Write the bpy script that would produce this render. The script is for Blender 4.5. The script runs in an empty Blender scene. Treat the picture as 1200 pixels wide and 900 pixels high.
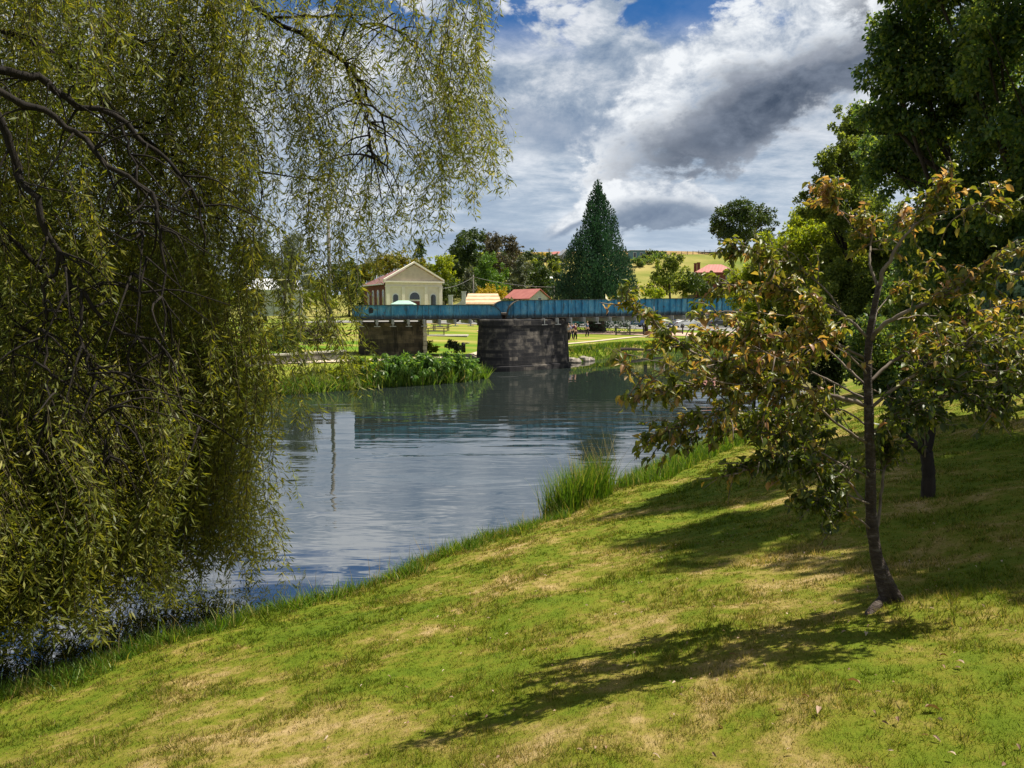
import bpy, math, random
import numpy as np
from mathutils import Vector, Matrix

# ------------------------------------------------------------------ camera, sky, sun, exposure
random.seed(7)
C = bpy.context.scene.collection
SC = bpy.context.scene
EYE = np.array([0.0, 0.0, 4.2])
PITCH = math.atan((450 - 362) / 900)
cam_d = bpy.data.cameras.new('camera')
cam_d.lens = 27.0
cam_d.sensor_width = 36.0
cam_d.clip_start = 0.05
cam_d.clip_end = 9000
cam = bpy.data.objects.new('camera', cam_d)
C.objects.link(cam)
cam.location = EYE
cam.rotation_euler = (math.pi / 2 - PITCH, 0, 0)
SC.camera = cam

SC.view_settings.view_transform = 'Standard'
SC.view_settings.look = 'None'
SC.view_settings.exposure = 0.95
SC.view_settings.gamma = 1.0
SC.view_settings.use_curve_mapping = False
SC.cycles.max_bounces = 6
SC.cycles.diffuse_bounces = 3
SC.cycles.glossy_bounces = 3
SC.cycles.transmission_bounces = 3
SC.cycles.transparent_max_bounces = 6

SUN_EL = math.radians(63)
SUN_AZ = math.atan2(0.955, 0.30)            # measured from +Y towards +X
sdir = Vector((math.sin(SUN_AZ) * math.cos(SUN_EL), math.cos(SUN_AZ) * math.cos(SUN_EL), math.sin(SUN_EL)))
sun_d = bpy.data.lights.new('sun', 'SUN')
sun_d.energy = 4.8
sun_d.angle = math.radians(0.5)
sun_d.color = (1.0, 0.93, 0.80)
sun = bpy.data.objects.new('sun', sun_d)
C.objects.link(sun)
sun.location = (30, 12, 40)
sun.rotation_euler = sdir.to_track_quat('Z', 'Y').to_euler()

W = bpy.data.worlds.new('World')
SC.world = W
W.use_nodes = True


class NT:
    """small helper for writing node trees"""
    def __init__(self, tree):
        self.t = tree
        tree.nodes.clear()

    def n(self, kind, **kw):
        nd = self.t.nodes.new(kind)
        for k, v in kw.items():
            setattr(nd, k, v)
        return nd

    def l(self, a, b):
        self.t.links.new(a, b)

    def set(self, sock, v):
        if isinstance(v, bpy.types.NodeSocket):
            self.l(v, sock)
        elif isinstance(v, (int, float)):
            sock.default_value = v
        else:
            v = tuple(v)
            sock.default_value = v if len(v) == len(sock.default_value) else v + (1.0,)

    def math(self, op, a, b=0.0, c=0.0, clamp=False):
        nd = self.n('ShaderNodeMath', operation=op, use_clamp=clamp)
        self.set(nd.inputs[0], a)
        self.set(nd.inputs[1], b)
        if op in ('MULTIPLY_ADD', 'COMPARE', 'SMOOTH_MIN', 'SMOOTH_MAX'):
            self.set(nd.inputs[2], c)
        return nd.outputs[0]

    def smooth(self, v, a, b, lo=0.0, hi=1.0):
        nd = self.n('ShaderNodeMapRange', interpolation_type='SMOOTHSTEP')
        self.set(nd.inputs['Value'], v)
        for k, x in (('From Min', a), ('From Max', b), ('To Min', lo), ('To Max', hi)):
            self.set(nd.inputs[k], x)
        return nd.outputs[0]

    def mix(self, f, a, b, blend='MIX'):
        nd = self.n('ShaderNodeMix', data_type='RGBA', blend_type=blend)
        self.set(nd.inputs[0], f)
        self.set(nd.inputs[6], a)
        self.set(nd.inputs[7], b)
        return nd.outputs[2]

    def noise(self, vec, scale, detail=4.0, rough=0.55, dist=0.0, out=0):
        nd = self.n('ShaderNodeTexNoise')
        if vec is not None:
            self.l(vec, nd.inputs['Vector'])
        nd.inputs['Scale'].default_value = scale
        nd.inputs['Detail'].default_value = detail
        nd.inputs['Roughness'].default_value = rough
        nd.inputs['Distortion'].default_value = dist
        return nd.outputs[out]

    def vec(self, x, y, z=0.0):
        nd = self.n('ShaderNodeCombineXYZ')
        for i, v in enumerate((x, y, z)):
            self.set(nd.inputs[i], v)
        return nd.outputs[0]

    def vscale(self, v, s):
        nd = self.n('ShaderNodeVectorMath', operation='MULTIPLY')
        self.l(v, nd.inputs[0])
        nd.inputs[1].default_value = s
        return nd.outputs[0]

    def ramp(self, f, stops):
        nd = self.n('ShaderNodeValToRGB')
        cr = nd.color_ramp
        while len(cr.elements) < len(stops):
            cr.elements.new(0.5)
        for e, (p, c) in zip(cr.elements, stops):
            e.position = p
            e.color = tuple(c) + (1.0,)
        self.set(nd.inputs[0], f)
        return nd.outputs[0]


# --- the sky: Nishita air behind a procedural deck of cloud
w = NT(W.node_tree)
wout = w.n('ShaderNodeOutputWorld')
wbg = w.n('ShaderNodeBackground')
wbg.inputs['Strength'].default_value = 0.085
sky = w.n('ShaderNodeTexSky', sky_type='NISHITA', sun_disc=False)
sky.sun_elevation = SUN_EL
sky.sun_rotation = SUN_AZ
sky.air_density = 1.0
sky.dust_density = 0.6
sky.ozone_density = 2.0
tc = w.n('ShaderNodeTexCoord')
sp = w.n('ShaderNodeSeparateXYZ')
w.l(tc.outputs['Generated'], sp.inputs[0])
dx, dy, dz = sp.outputs
az = w.math('ARCTAN2', dx, dy)
el = w.math('ARCSINE', dz)
# warped angular coordinates
wv = w.vec(w.math('MULTIPLY', az, 1.0), w.math('MULTIPLY', el, 1.6), 0.0)
warp_c = w.n('ShaderNodeSeparateColor')
w.l(w.noise(wv, 7.0, 6, 0.6, 0.0, 1), warp_c.inputs[0])
wa = w.math('SUBTRACT', warp_c.outputs[0], 0.5)
wb = w.math('SUBTRACT', warp_c.outputs[1], 0.5)


def cloud_axis(cx, cy, ang, la, lb, amt):
    """distance (1 at the rim) in an ellipse of the sky, ragged by noise; also the two local axes"""
    x = w.math('ADD', w.math('SUBTRACT', az, cx), w.math('MULTIPLY', wa, amt))
    y = w.math('ADD', w.math('SUBTRACT', el, cy), w.math('MULTIPLY', wb, amt))
    ca, sa = math.cos(ang), math.sin(ang)
    u = w.math('ADD', w.math('MULTIPLY', x, ca), w.math('MULTIPLY', y, sa))
    v = w.math('SUBTRACT', w.math('MULTIPLY', y, ca), w.math('MULTIPLY', x, sa))
    u2 = w.math('POWER', w.math('DIVIDE', u, la), 2.0)
    v2 = w.math('POWER', w.math('DIVIDE', v, lb), 2.0)
    return w.math('SQRT', w.math('ADD', u2, v2)), u, v


# high thin deck, laid out on a flat layer so that it closes up towards the horizon
inv = w.math('DIVIDE', 1.0, w.math('ADD', w.math('MAXIMUM', dz, 0.0), 0.14))
pl = w.vec(w.math('MULTIPLY', dx, inv), w.math('MULTIPLY', dy, inv), 0.0)
d_a = w.noise(pl, 1.5, 12, 0.66, 0.25)
d_b = w.noise(w.vscale(pl, (0.55, 1.0, 1.0)), 3.6, 10, 0.68, 0.3)
deck = w.math('ADD', w.math('MULTIPLY', d_a, 0.55), w.math('MULTIPLY', d_b, 0.45))
deck_col = w.ramp(deck, [(0.39, (1.1, 1.7, 2.6)), (0.46, (2.1, 2.65, 3.4)), (0.52, (3.4, 3.8, 4.35)), (0.60, (5.2, 5.4, 5.7))])
# haze evens out the sky towards the horizon
deck_col = w.mix(w.smooth(el, 0.24, 0.03, 0.0, 0.72), deck_col, (3.6, 4.2, 4.9))
# broken woolly cloud higher up, blue between it
puff = w.math('ADD', w.math('MULTIPLY', w.noise(wv, 13.0, 10, 0.66, 0.3), 0.72), w.math('MULTIPLY', w.noise(wv, 38.0, 6, 0.65, 0.2), 0.28))
wool = w.noise(wv, 5.0, 11, 0.66, 0.25)
wool2 = w.noise(wv, 13.0, 10, 0.68, 0.4)
wmix = w.math('ADD', w.math('MULTIPLY', wool, 0.65), w.math('MULTIPLY', wool2, 0.35))
wcol = w.ramp(wmix, [(0.39, (1.2, 1.7, 2.5)), (0.46, (2.3, 2.75, 3.4)), (0.55, (4.7, 4.9, 5.2))])
col = w.mix(w.smooth(el, 0.17, 0.25), deck_col, wcol)
hole_n = w.noise(wv, 6.0, 7, 0.6, 0.3)
hole = w.math('MULTIPLY', w.smooth(w.math('ADD', hole_n, w.math('MULTIPLY', el, 0.55)), 0.655, 0.72), w.math('MULTIPLY', w.smooth(el, 0.29, 0.35), w.smooth(el, 0.43, 0.39)))
blue = w.mix(1.0, sky.outputs[0], (0.05, 0.27, 0.50), 'MULTIPLY')
col = w.mix(w.math('MULTIPLY', hole, 0.92), col, blue)


def cumulus(col, cx, cy, ang, la, lb, amt, shift, up, base, soft=0.45):
    """a heap of cloud: lit ragged shoulder, shaded belly offset down from it"""
    d, u, v = cloud_axis(cx, cy, ang, la, lb, amt)
    rag = w.math('MULTIPLY', w.math('SUBTRACT', puff, 0.5), -1.9)
    m = w.smooth(w.math('ADD', d, rag), 1.08, 1.08 - soft)
    e, u2, v2 = cloud_axis(cx + shift[0], cy + shift[1], ang * 0.9, la * 0.92, lb * 0.74, amt * 0.8)
    b = w.smooth(w.math('ADD', e, w.math('MULTIPLY', rag, 1.1)), 1.30, 0.62)
    top = w.ramp(puff, [(0.40, up[0]), (0.56, up[1])])
    bot = w.ramp(puff, [(0.40, base[0]), (0.62, base[1])])
    return w.mix(m, col, w.mix(b, top, bot))


WH = ((2.6, 3.0, 3.6), (5.5, 5.7, 5.9))
GR = ((0.62, 0.80, 1.12), (1.9, 2.15, 2.6))
# pale shoulder that climbs to the upper right, its grey belly, and the dark wedge under it
col = cumulus(col, 0.40, 0.345, 0.62, 0.26, 0.085, 0.13, (0.035, -0.025), WH, ((1.3, 1.45, 1.75), (2.6, 2.75, 3.0)))
col = cumulus(col, 0.255, 0.255, 0.42, 0.20, 0.078, 0.13, (0.05, -0.028), WH, GR, 0.32)
col = cumulus(col, 0.335, 0.250, 0.38, 0.17, 0.043, 0.12, (0.0, -0.006), ((1.3, 1.45, 1.8), (2.6, 2.8, 3.2)), ((0.42, 0.58, 0.88), (1.15, 1.38, 1.8)), 0.7)
# the low cumulus behind the conifer
col = cumulus(col, 0.170, 0.130, 0.05, 0.095, 0.036, 0.05, (0.012, -0.022), WH, ((1.15, 1.5, 2.1), (1.8, 2.2, 2.8)), 0.22)
col = cumulus(col, 0.075, 0.108, 0.5, 0.05, 0.014, 0.04, (0.01, -0.01), WH, ((1.5, 1.9, 2.6), (2.2, 2.6, 3.2)))
# grey-blue banks low on the left
d4, u4, v4 = cloud_axis(-0.02, 0.078, 0.0, 0.15, 0.022, 0.06)
col = w.mix(w.smooth(d4, 1.3, 0.4, 0.0, 0.55), col, (1.2, 1.8, 2.7))
d5, u5, v5 = cloud_axis(-0.03, 0.235, -0.12, 0.17, 0.030, 0.10)
col = w.mix(w.smooth(d5, 1.4, 0.4, 0.0, 0.6), col, (1.15, 1.65, 2.5))
# an even grey deck overhead and behind the viewer
col = w.mix(w.smooth(w.math('ADD', el, w.math('MULTIPLY', wa, 0.15)), 0.38, 0.47), col, w.ramp(wmix, [(0.40, (1.3, 1.65, 2.15)), (0.58, (2.6, 2.9, 3.3))]))
w.l(col, wbg.inputs['Color'])
w.l(wbg.outputs[0], wout.inputs[0])


def P(px, py, d):
    """the world point seen at photo pixel (px, py), d metres ahead of the viewpoint"""
    u = (px - 600) / 900.0
    v = (450 - py) / 900.0
    cp, sn = math.cos(PITCH), math.sin(PITCH)
    k = d / (cp + v * sn)
    return np.array([u * k, d, EYE[2] + (-sn + v * cp) * k])


# ------------------------------------------------------------------ mesh helpers
def tag(o, label=None, cat=None, group=None, kind=None):
    if label:
        o['label'] = label
    if cat:
        o['category'] = cat
    if group:
        o['group'] = group
    if kind:
        o['kind'] = kind
    return o


def empty(name, loc, rz=0.0, label=None, cat=None, group=None):
    o = bpy.data.objects.new(name, None)
    C.objects.link(o)
    o.location = loc
    o.rotation_euler = (0, 0, rz)
    o.empty_display_size = 0.3
    return tag(o, label, cat, group)


def link_mesh(name, me, mat, parent=None):
    o = bpy.data.objects.new(name, me)
    C.objects.link(o)
    if mat is not None:
        me.materials.append(mat)
    if parent is not None:
        o.parent = parent
    return o


def np_mesh(name, V, loops, starts, totals, rnd=None, smooth=False):
    me = bpy.data.meshes.new(name)
    me.vertices.add(len(V))
    me.vertices.foreach_set('co', np.ascontiguousarray(V, np.float32).ravel())
    me.loops.add(len(loops))
    me.loops.foreach_set('vertex_index', np.ascontiguousarray(loops, np.int32))
    me.polygons.add(len(starts))
    me.polygons.foreach_set('loop_start', np.ascontiguousarray(starts, np.int32))
    me.polygons.foreach_set('loop_total', np.ascontiguousarray(totals, np.int32))
    if smooth:
        me.polygons.foreach_set('use_smooth', np.ones(len(starts), bool))
    me.update(calc_edges=True)
    if rnd is not None:
        a = me.attributes.new('rnd', 'FLOAT', 'FACE')
        a.data.foreach_set('value', np.ascontiguousarray(rnd, np.float32))
    return me


# leaf templates: long axis +Y, normal +Z, unit length
LEAF4 = (np.array([[0, 0, 0], [0.5, 0.45, 0.03], [0, 1, 0], [-0.5, 0.45, 0.03]], float), [(0, 1, 2, 3)])
LEAF_BROAD = (np.array([[0, 0, 0], [0, .5, -.02], [0, 1, -.30], [.36, .28, .16], [.40, .62, .10], [-.36, .28, .16], [-.40, .62, .10]], float),
              [(0, 3, 1), (3, 4, 2, 1), (0, 1, 5), (5, 1, 2, 6)])
BLADE3 = (np.array([[-.5, 0, 0], [.5, 0, 0], [0, 1, 0]], float), [(0, 1, 2)])
BLADE_BENT = (np.array([[-.5, 0, 0], [.5, 0, 0], [.42, .5, .05], [-.42, .5, .05], [0, 1, .30]], float), [(0, 1, 2, 3), (3, 2, 4)])


def norm(a):
    return a / np.maximum(np.linalg.norm(a, axis=-1, keepdims=True), 1e-9)


def scatter(name, tmpl, pos, axis, normal, length, width, rnd, mat, parent=None):
    """many copies of a leaf or blade template baked into ONE mesh part"""
    tv, tf = tmpl
    N, K = len(pos), len(tv)
    Y = norm(axis)
    Z = norm(normal - Y * np.sum(normal * Y, axis=1, keepdims=True))
    X = np.cross(Y, Z)
    V = (pos[:, None, :] + X[:, None, :] * (tv[None, :, 0:1] * width[:, None, None])
         + Y[:, None, :] * (tv[None, :, 1:2] * length[:, None, None])
         + Z[:, None, :] * (tv[None, :, 2:3] * length[:, None, None]))
    fl = np.array([i for f in tf for i in f])
    tot = np.array([len(f) for f in tf])
    loops = (fl[None, :] + (np.arange(N) * K)[:, None]).ravel()
    totals = np.tile(tot, N)
    starts = np.concatenate([[0], np.cumsum(totals)[:-1]])
    me = np_mesh(name, V.reshape(-1, 3), loops, starts, totals, np.repeat(rnd, len(tf)))
    return link_mesh(name, me, mat, parent)


class MB:
    def __init__(self):
        self.v, self.f, self.s = [], [], []

    def add(self, vs, fs, smooth=False):
        o = len(self.v)
        self.v += [tuple(map(float, p)) for p in vs]
        self.f += [tuple(i + o for i in f) for f in fs]
        self.s += [smooth] * len(fs)
        return self

    def box(self, c, s, rz=0.0, taper=1.0, bev=0.0):
        hx, hy, hz = s[0] / 2, s[1] / 2, s[2] / 2
        ca, sa = math.cos(rz), math.sin(rz)
        vs = []
        for z, k in ((-hz, 1.0), (hz, taper)):
            for x, y in ((-hx, -hy), (hx, -hy), (hx, hy), (-hx, hy)):
                x, y = x * k, y * k
                vs.append((c[0] + x * ca - y * sa, c[1] + x * sa + y * ca, c[2] + z))
        return self.add(vs, [(3, 2, 1, 0), (4, 5, 6, 7), (0, 1, 5, 4), (1, 2, 6, 5), (2, 3, 7, 6), (3, 0, 4, 7)])

    def prism(self, poly, a, b, axis='y'):
        """extrude a 2-D outline (x,z) along y (or (y,z) along x, or (x,y) along z)"""
        n = len(poly)
        mk = {'y': lambda p, t: (p[0], t, p[1]), 'x': lambda p, t: (t, p[0], p[1]), 'z': lambda p, t: (p[0], p[1], t)}[axis]
        vs = [mk(p, a) for p in poly] + [mk(p, b) for p in poly]
        fs = [tuple(range(n))[::-1], tuple(range(n, 2 * n))] + [(i, (i + 1) % n, n + (i + 1) % n, n + i) for i in range(n)]
        return self.add(vs, fs)

    def tube(self, pts, rad, n=7, wob=0.0):
        pts = np.array(pts, float)
        rad = np.broadcast_to(np.array(rad, float), (len(pts),))
        T = np.gradient(pts, axis=0)
        T = norm(T)
        up = np.array([0.0, 0, 1]) if abs(T[0][2]) < 0.9 else np.array([1.0, 0, 0])
        vs, fs = [], []
        X = None
        for i, (p, t, r) in enumerate(zip(pts, T, rad)):
            X = np.cross(up, t) if X is None else X - t * np.dot(X, t)
            X = X / max(np.linalg.norm(X), 1e-9)
            Y = np.cross(t, X)
            for k in range(n):
                a = 2 * math.pi * k / n
                rr = r * (1 + wob * random.uniform(-1, 1))
                vs.append(p + X * math.cos(a) * rr + Y * math.sin(a) * rr)
        for i in range(len(pts) - 1):
            for k in range(n):
                fs.append((i * n + k, i * n + (k + 1) % n, (i + 1) * n + (k + 1) % n, (i + 1) * n + k))
        fs.append(tuple(range(n))[::-1])
        fs.append(tuple(range((len(pts) - 1) * n, len(pts) * n)))
        return self.add(vs, fs, True)

    def build(self, name, mat, parent=None):
        me = bpy.data.meshes.new(name)
        me.from_pydata(self.v, [], self.f)
        me.polygons.foreach_set('use_smooth', self.s)
        me.update()
        return link_mesh(name, me, mat, parent)


def curve_pts(ctrl, n):
    """smooth polyline through control points (Catmull-Rom)"""
    c = np.array(ctrl, float)
    c = np.vstack([2 * c[0] - c[1], c, 2 * c[-1] - c[-2]])
    m = len(c) - 3
    out = []
    for t in np.linspace(0, m - 1e-6, n):
        i = int(t)
        f = t - i
        p0, p1, p2, p3 = c[i:i + 4]
        out.append(0.5 * ((2 * p1) + (-p0 + p2) * f + (2 * p0 - 5 * p1 + 4 * p2 - p3) * f * f + (-p0 + 3 * p1 - 3 * p2 + p3) * f ** 3))
    return np.array(out)


# ------------------------------------------------------------------ materials
def new_mat(name):
    m = bpy.data.materials.new(name)
    m.use_nodes = True
    t = NT(m.node_tree)
    out = t.n('ShaderNodeOutputMaterial')
    return m, t, out


def mat_plain(name, stops, scale=3.0, rough=0.85, bump=0.0, bscale=20.0, metal=0.0, spec=0.3, stretch=(1, 1, 1), detail=5.0):
    """noise-mottled surface"""
    m, t, out = new_mat(name)
    b = t.n('ShaderNodeBsdfPrincipled')
    tcn = t.n('ShaderNodeTexCoord')
    v = t.vscale(tcn.outputs['Object'], stretch)
    f = t.noise(v, scale, detail, 0.6)
    c = t.ramp(f, stops if not isinstance(stops[0], (int, float)) else [(0.3, [x * 0.75 for x in stops]), (0.7, [min(1, x * 1.15) for x in stops])])
    t.l(c, b.inputs['Base Color'])
    b.inputs['Roughness'].default_value = rough
    b.inputs['Metallic'].default_value = metal
    b.inputs['Specular IOR Level'].default_value = spec
    if bump:
        bn = t.n('ShaderNodeBump')
        bn.inputs['Strength'].default_value = bump
        bn.inputs['Distance'].default_value = 0.05
        t.l(t.noise(v, bscale, 5, 0.65), bn.inputs['Height'])
        t.l(bn.outputs[0], b.inputs['Normal'])
    t.l(b.outputs[0], out.inputs[0])
    return m


def mat_leaf(name, stops, trans=0.35, rough=0.55, tcol=None, spec=0.3, nscale=0.0):
    """leaves: colour drawn per leaf, light passes through"""
    m, t, out = new_mat(name)
    at = t.n('ShaderNodeAttribute', attribute_name='rnd')
    f = at.outputs['Fac']
    if nscale:
        g = t.n('ShaderNodeNewGeometry')
        nz = t.noise(g.outputs['Position'], nscale, 2, 0.5)
        f = t.math('ADD', t.math('MULTIPLY', f, 0.55), t.math('MULTIPLY', nz, 0.5), clamp=True)
    c = t.ramp(f, stops)
    b = t.n('ShaderNodeBsdfPrincipled')
    t.l(c, b.inputs['Base Color'])
    b.inputs['Roughness'].default_value = rough
    b.inputs['Specular IOR Level'].default_value = spec
    tr = t.n('ShaderNodeBsdfTranslucent')
    t.l(t.mix(1.0, c, tcol or (1.7, 1.6, 0.6), 'MULTIPLY'), tr.inputs['Color'])
    mx = t.n('ShaderNodeMixShader')
    mx.inputs[0].default_value = trans
    t.l(b.outputs[0], mx.inputs[1])
    t.l(tr.outputs[0], mx.inputs[2])
    t.l(mx.outputs[0], out.inputs[0])
    return m


def grass_colour(t, pos, rnd=None):
    """turf colour from the position on the ground: green sward, straw-dry patches, olive wear"""
    n1 = t.noise(pos, 0.55, 7, 0.66, 0.4)
    n2 = t.noise(pos, 3.4, 8, 0.74)
    n3 = t.noise(pos, 0.21, 3, 0.5)
    f = t.math('ADD', t.math('MULTIPLY', n1, 0.52), t.math('MULTIPLY', n2, 0.36))
    f = t.math('ADD', f, t.math('MULTIPLY', n3, 0.14))
    if rnd is not None:
        f = t.math('ADD', f, t.math('MULTIPLY', t.math('SUBTRACT', rnd, 0.5), 0.17))
    c = t.ramp(f, [(0.37, (0.062, 0.108, 0.006)), (0.475, (0.108, 0.142, 0.010)), (0.525, (0.150, 0.154, 0.017)),
                   (0.565, (0.240, 0.190, 0.052)), (0.622, (0.370, 0.270, 0.130))])
    if rnd is not None:
        c = t.mix(1.0, c, t.ramp(t.math('FRACT', t.math('MULTIPLY', rnd, 7.31)), [(0.0, (0.45, 0.5, 0.5)), (1.0, (1.45, 1.4, 1.3))]), 'MULTIPLY')
    return c


def mat_turf():
    m, t, out = new_mat('grass_blades')
    at = t.n('ShaderNodeAttribute', attribute_name='rnd')
    g = t.n('ShaderNodeNewGeometry')
    c = grass_colour(t, g.outputs['Position'], at.outputs['Fac'])
    b = t.n('ShaderNodeBsdfPrincipled')
    t.l(c, b.inputs['Base Color'])
    b.inputs['Roughness'].default_value = 0.6
    b.inputs['Specular IOR Level'].default_value = 0.2
    tr = t.n('ShaderNodeBsdfTranslucent')
    t.l(t.mix(1.0, c, (1.3, 1.4, 0.6), 'MULTIPLY'), tr.inputs['Color'])
    mx = t.n('ShaderNodeMixShader')
    mx.inputs[0].default_value = 0.4
    t.l(b.outputs[0], mx.inputs[1])
    t.l(tr.outputs[0], mx.inputs[2])
    t.l(mx.outputs[0], out.inputs[0])
    return m


def mat_ground():
    m, t, out = new_mat('ground')
    g = t.n('ShaderNodeNewGeometry')
    pos = g.outputs['Position']
    s = t.n('ShaderNodeSeparateXYZ')
    t.l(pos, s.inputs[0])
    x, y, z = s.outputs
    lawn = grass_colour(t, pos)
    # river park: greener mown turf with dry bands
    pk = t.ramp(t.noise(t.vscale(pos, (0.05, 0.30, 0.1)), 1.0, 5, 0.6),
                [(0.36, (0.085, 0.165, 0.010)), (0.50, (0.150, 0.190, 0.018)), (0.60, (0.260, 0.230, 0.055)), (0.72, (0.330, 0.255, 0.110))])
    col = t.mix(t.smooth(y, 30, 44), lawn, pk)
    # hill meadow and the ploughed strip along its crest
    hn = t.noise(t.vscale(pos, (0.035, 0.02, 0.12)), 1.0, 6, 0.65)
    hill = t.ramp(hn, [(0.36, (0.100, 0.135, 0.022)), (0.50, (0.190, 0.190, 0.045)), (0.64, (0.290, 0.240, 0.085))])
    fur = t.noise(t.vscale(pos, (0.3, 0.05, 0.6)), 1.0, 4, 0.7)
    brown = t.ramp(fur, [(0.35, (0.200, 0.125, 0.045)), (0.65, (0.310, 0.210, 0.090))])
    hill = t.mix(t.smooth(t.math('ADD', z, t.math('MULTIPLY', hn, 2.0)), 22.6, 23.1), hill, brown)
    col = t.mix(t.smooth(y, 138, 165), col, hill)
    # wet earth at the water's edge and below it
    mud = t.ramp(t.noise(pos, 6.0, 5, 0.6), [(0.35, (0.030, 0.024, 0.014)), (0.65, (0.075, 0.058, 0.034))])
    col = t.mix(t.smooth(z, 0.24, 0.06), col, mud)
    b = t.n('ShaderNodeBsdfPrincipled')
    t.l(col, b.inputs['Base Color'])
    b.inputs['Roughness'].default_value = 0.95
    b.inputs['Specular IOR Level'].default_value = 0.1
    bn = t.n('ShaderNodeBump')
    bn.inputs['Strength'].default_value = 0.7
    bn.inputs['Distance'].default_value = 0.04
    t.l(t.noise(pos, 28.0, 6, 0.7), bn.inputs['Height'])
    t.l(bn.outputs[0], b.inputs['Normal'])
    t.l(b.outputs[0], out.inputs[0])
    return m


def mat_water():
    m, t, out = new_mat('water')
    g = t.n('ShaderNodeNewGeometry')
    pos = g.outputs['Position']
    s = t.n('ShaderNodeSeparateXYZ')
    t.l(pos, s.inputs[0])
    x, y, z = s.outputs
    b = t.n('ShaderNodeBsdfPrincipled')
    b.inputs['Base Color'].default_value = (0.016, 0.022, 0.020, 1)
    b.inputs['Roughness'].default_value = 0.0
    b.inputs['IOR'].default_value = 4.2
    b.inputs['Specular IOR Level'].default_value = 0.6
    near = t.noise(t.vscale(pos, (0.9, 2.4, 1.0)), 1.0, 2, 0.5, 0.4)
    mid = t.noise(t.vscale(pos, (0.22, 1.0, 1.0)), 1.15, 3, 0.5, 0.5)
    swell = t.noise(t.vscale(pos, (0.16, 0.55, 1.0)), 0.55, 2, 0.5, 0.8)
    gust = t.smooth(t.noise(t.vscale(pos, (0.04, 0.11, 1.0)), 1.0, 3, 0.5), 0.40, 0.58, 0.25, 1.3)
    h1 = t.math('MULTIPLY', t.math('MULTIPLY', near, 0.0075), t.math('MULTIPLY', t.smooth(y, 16, 34, 1.0, 0.05), t.smooth(y, 9, 17, 0.35, 1.0)))
    h2 = t.math('MULTIPLY', t.math('MULTIPLY', mid, 0.021), t.math('MULTIPLY', t.smooth(y, 30, 44, 1.0, 0.16), t.math('MULTIPLY', gust, t.smooth(y, 10, 22, 0.25, 1.0))))
    h3 = t.math('MULTIPLY', swell, t.smooth(y, 30, 48, 0.034, 0.010))
    hgt = t.math('ADD', t.math('ADD', h1, h2), h3)
    bn = t.n('ShaderNodeBump')
    bn.inputs['Strength'].default_value = 1.0
    bn.inputs['Distance'].default_value = 1.0
    t.l(hgt, bn.inputs['Height'])
    t.l(bn.outputs[0], b.inputs['Normal'])
    t.l(b.outputs[0], out.inputs[0])
    return m


def mat_masonry(name, stops, bw, bh, mortar=(0.10, 0.09, 0.08), stain=0.5, rough=0.9, msize=0.03):
    m, t, out = new_mat(name)
    tcn = t.n('ShaderNodeTexCoord')
    s = t.n('ShaderNodeSeparateXYZ')
    t.l(tcn.outputs['Object'], s.inputs[0])
    x, y, z = s.outputs
    v = t.vec(t.math('ADD', x, t.math('MULTIPLY', y, 0.7)), z, 0.0)
    br = t.n('ShaderNodeTexBrick')
    t.l(v, br.inputs['Vector'])
    br.inputs['Scale'].default_value = 1.0
    br.inputs['Brick Width'].default_value = bw
    br.inputs['Row Height'].default_value = bh
    br.inputs['Mortar Size'].default_value = msize * bh
    br.inputs['Color1'].default_value = (0.2, 0.2, 0.2, 1)
    br.inputs['Color2'].default_value = (0.8, 0.8, 0.8, 1)
    br.inputs['Mortar'].default_value = (0.5, 0.5, 0.5, 1)
    sc = t.n('ShaderNodeSeparateColor')
    t.l(br.outputs['Color'], sc.inputs[0])
    f = t.math('ADD', t.math('MULTIPLY', sc.outputs[0], 0.35), t.math('MULTIPLY', t.noise(tcn.outputs['Object'], 1.6, 6, 0.65), 0.65))
    c = t.ramp(f, stops)
    c = t.mix(br.outputs['Fac'], c, mortar)
    # streaks of soot and lichen with a shape of their own
    st = t.noise(t.vscale(tcn.outputs['Object'], (1.5, 1.5, 0.25)), 1.2, 6, 0.65, 0.6)
    c = t.mix(t.smooth(st, 0.50, 0.66, 0.0, stain), c, (0.012, 0.012, 0.012))
    b = t.n('ShaderNodeBsdfPrincipled')
    t.l(c, b.inputs['Base Color'])
    b.inputs['Roughness'].default_value = rough
    b.inputs['Specular IOR Level'].default_value = 0.2
    bn = t.n('ShaderNodeBump')
    bn.inputs['Strength'].default_value = 0.6
    bn.inputs['Distance'].default_value = 0.04
    t.l(t.math('SUBTRACT', t.noise(tcn.outputs['Object'], 9.0, 5, 0.6), br.outputs['Fac']), bn.inputs['Height'])
    t.l(bn.outputs[0], b.inputs['Normal'])
    t.l(b.outputs[0], out.inputs[0])
    return m


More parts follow.
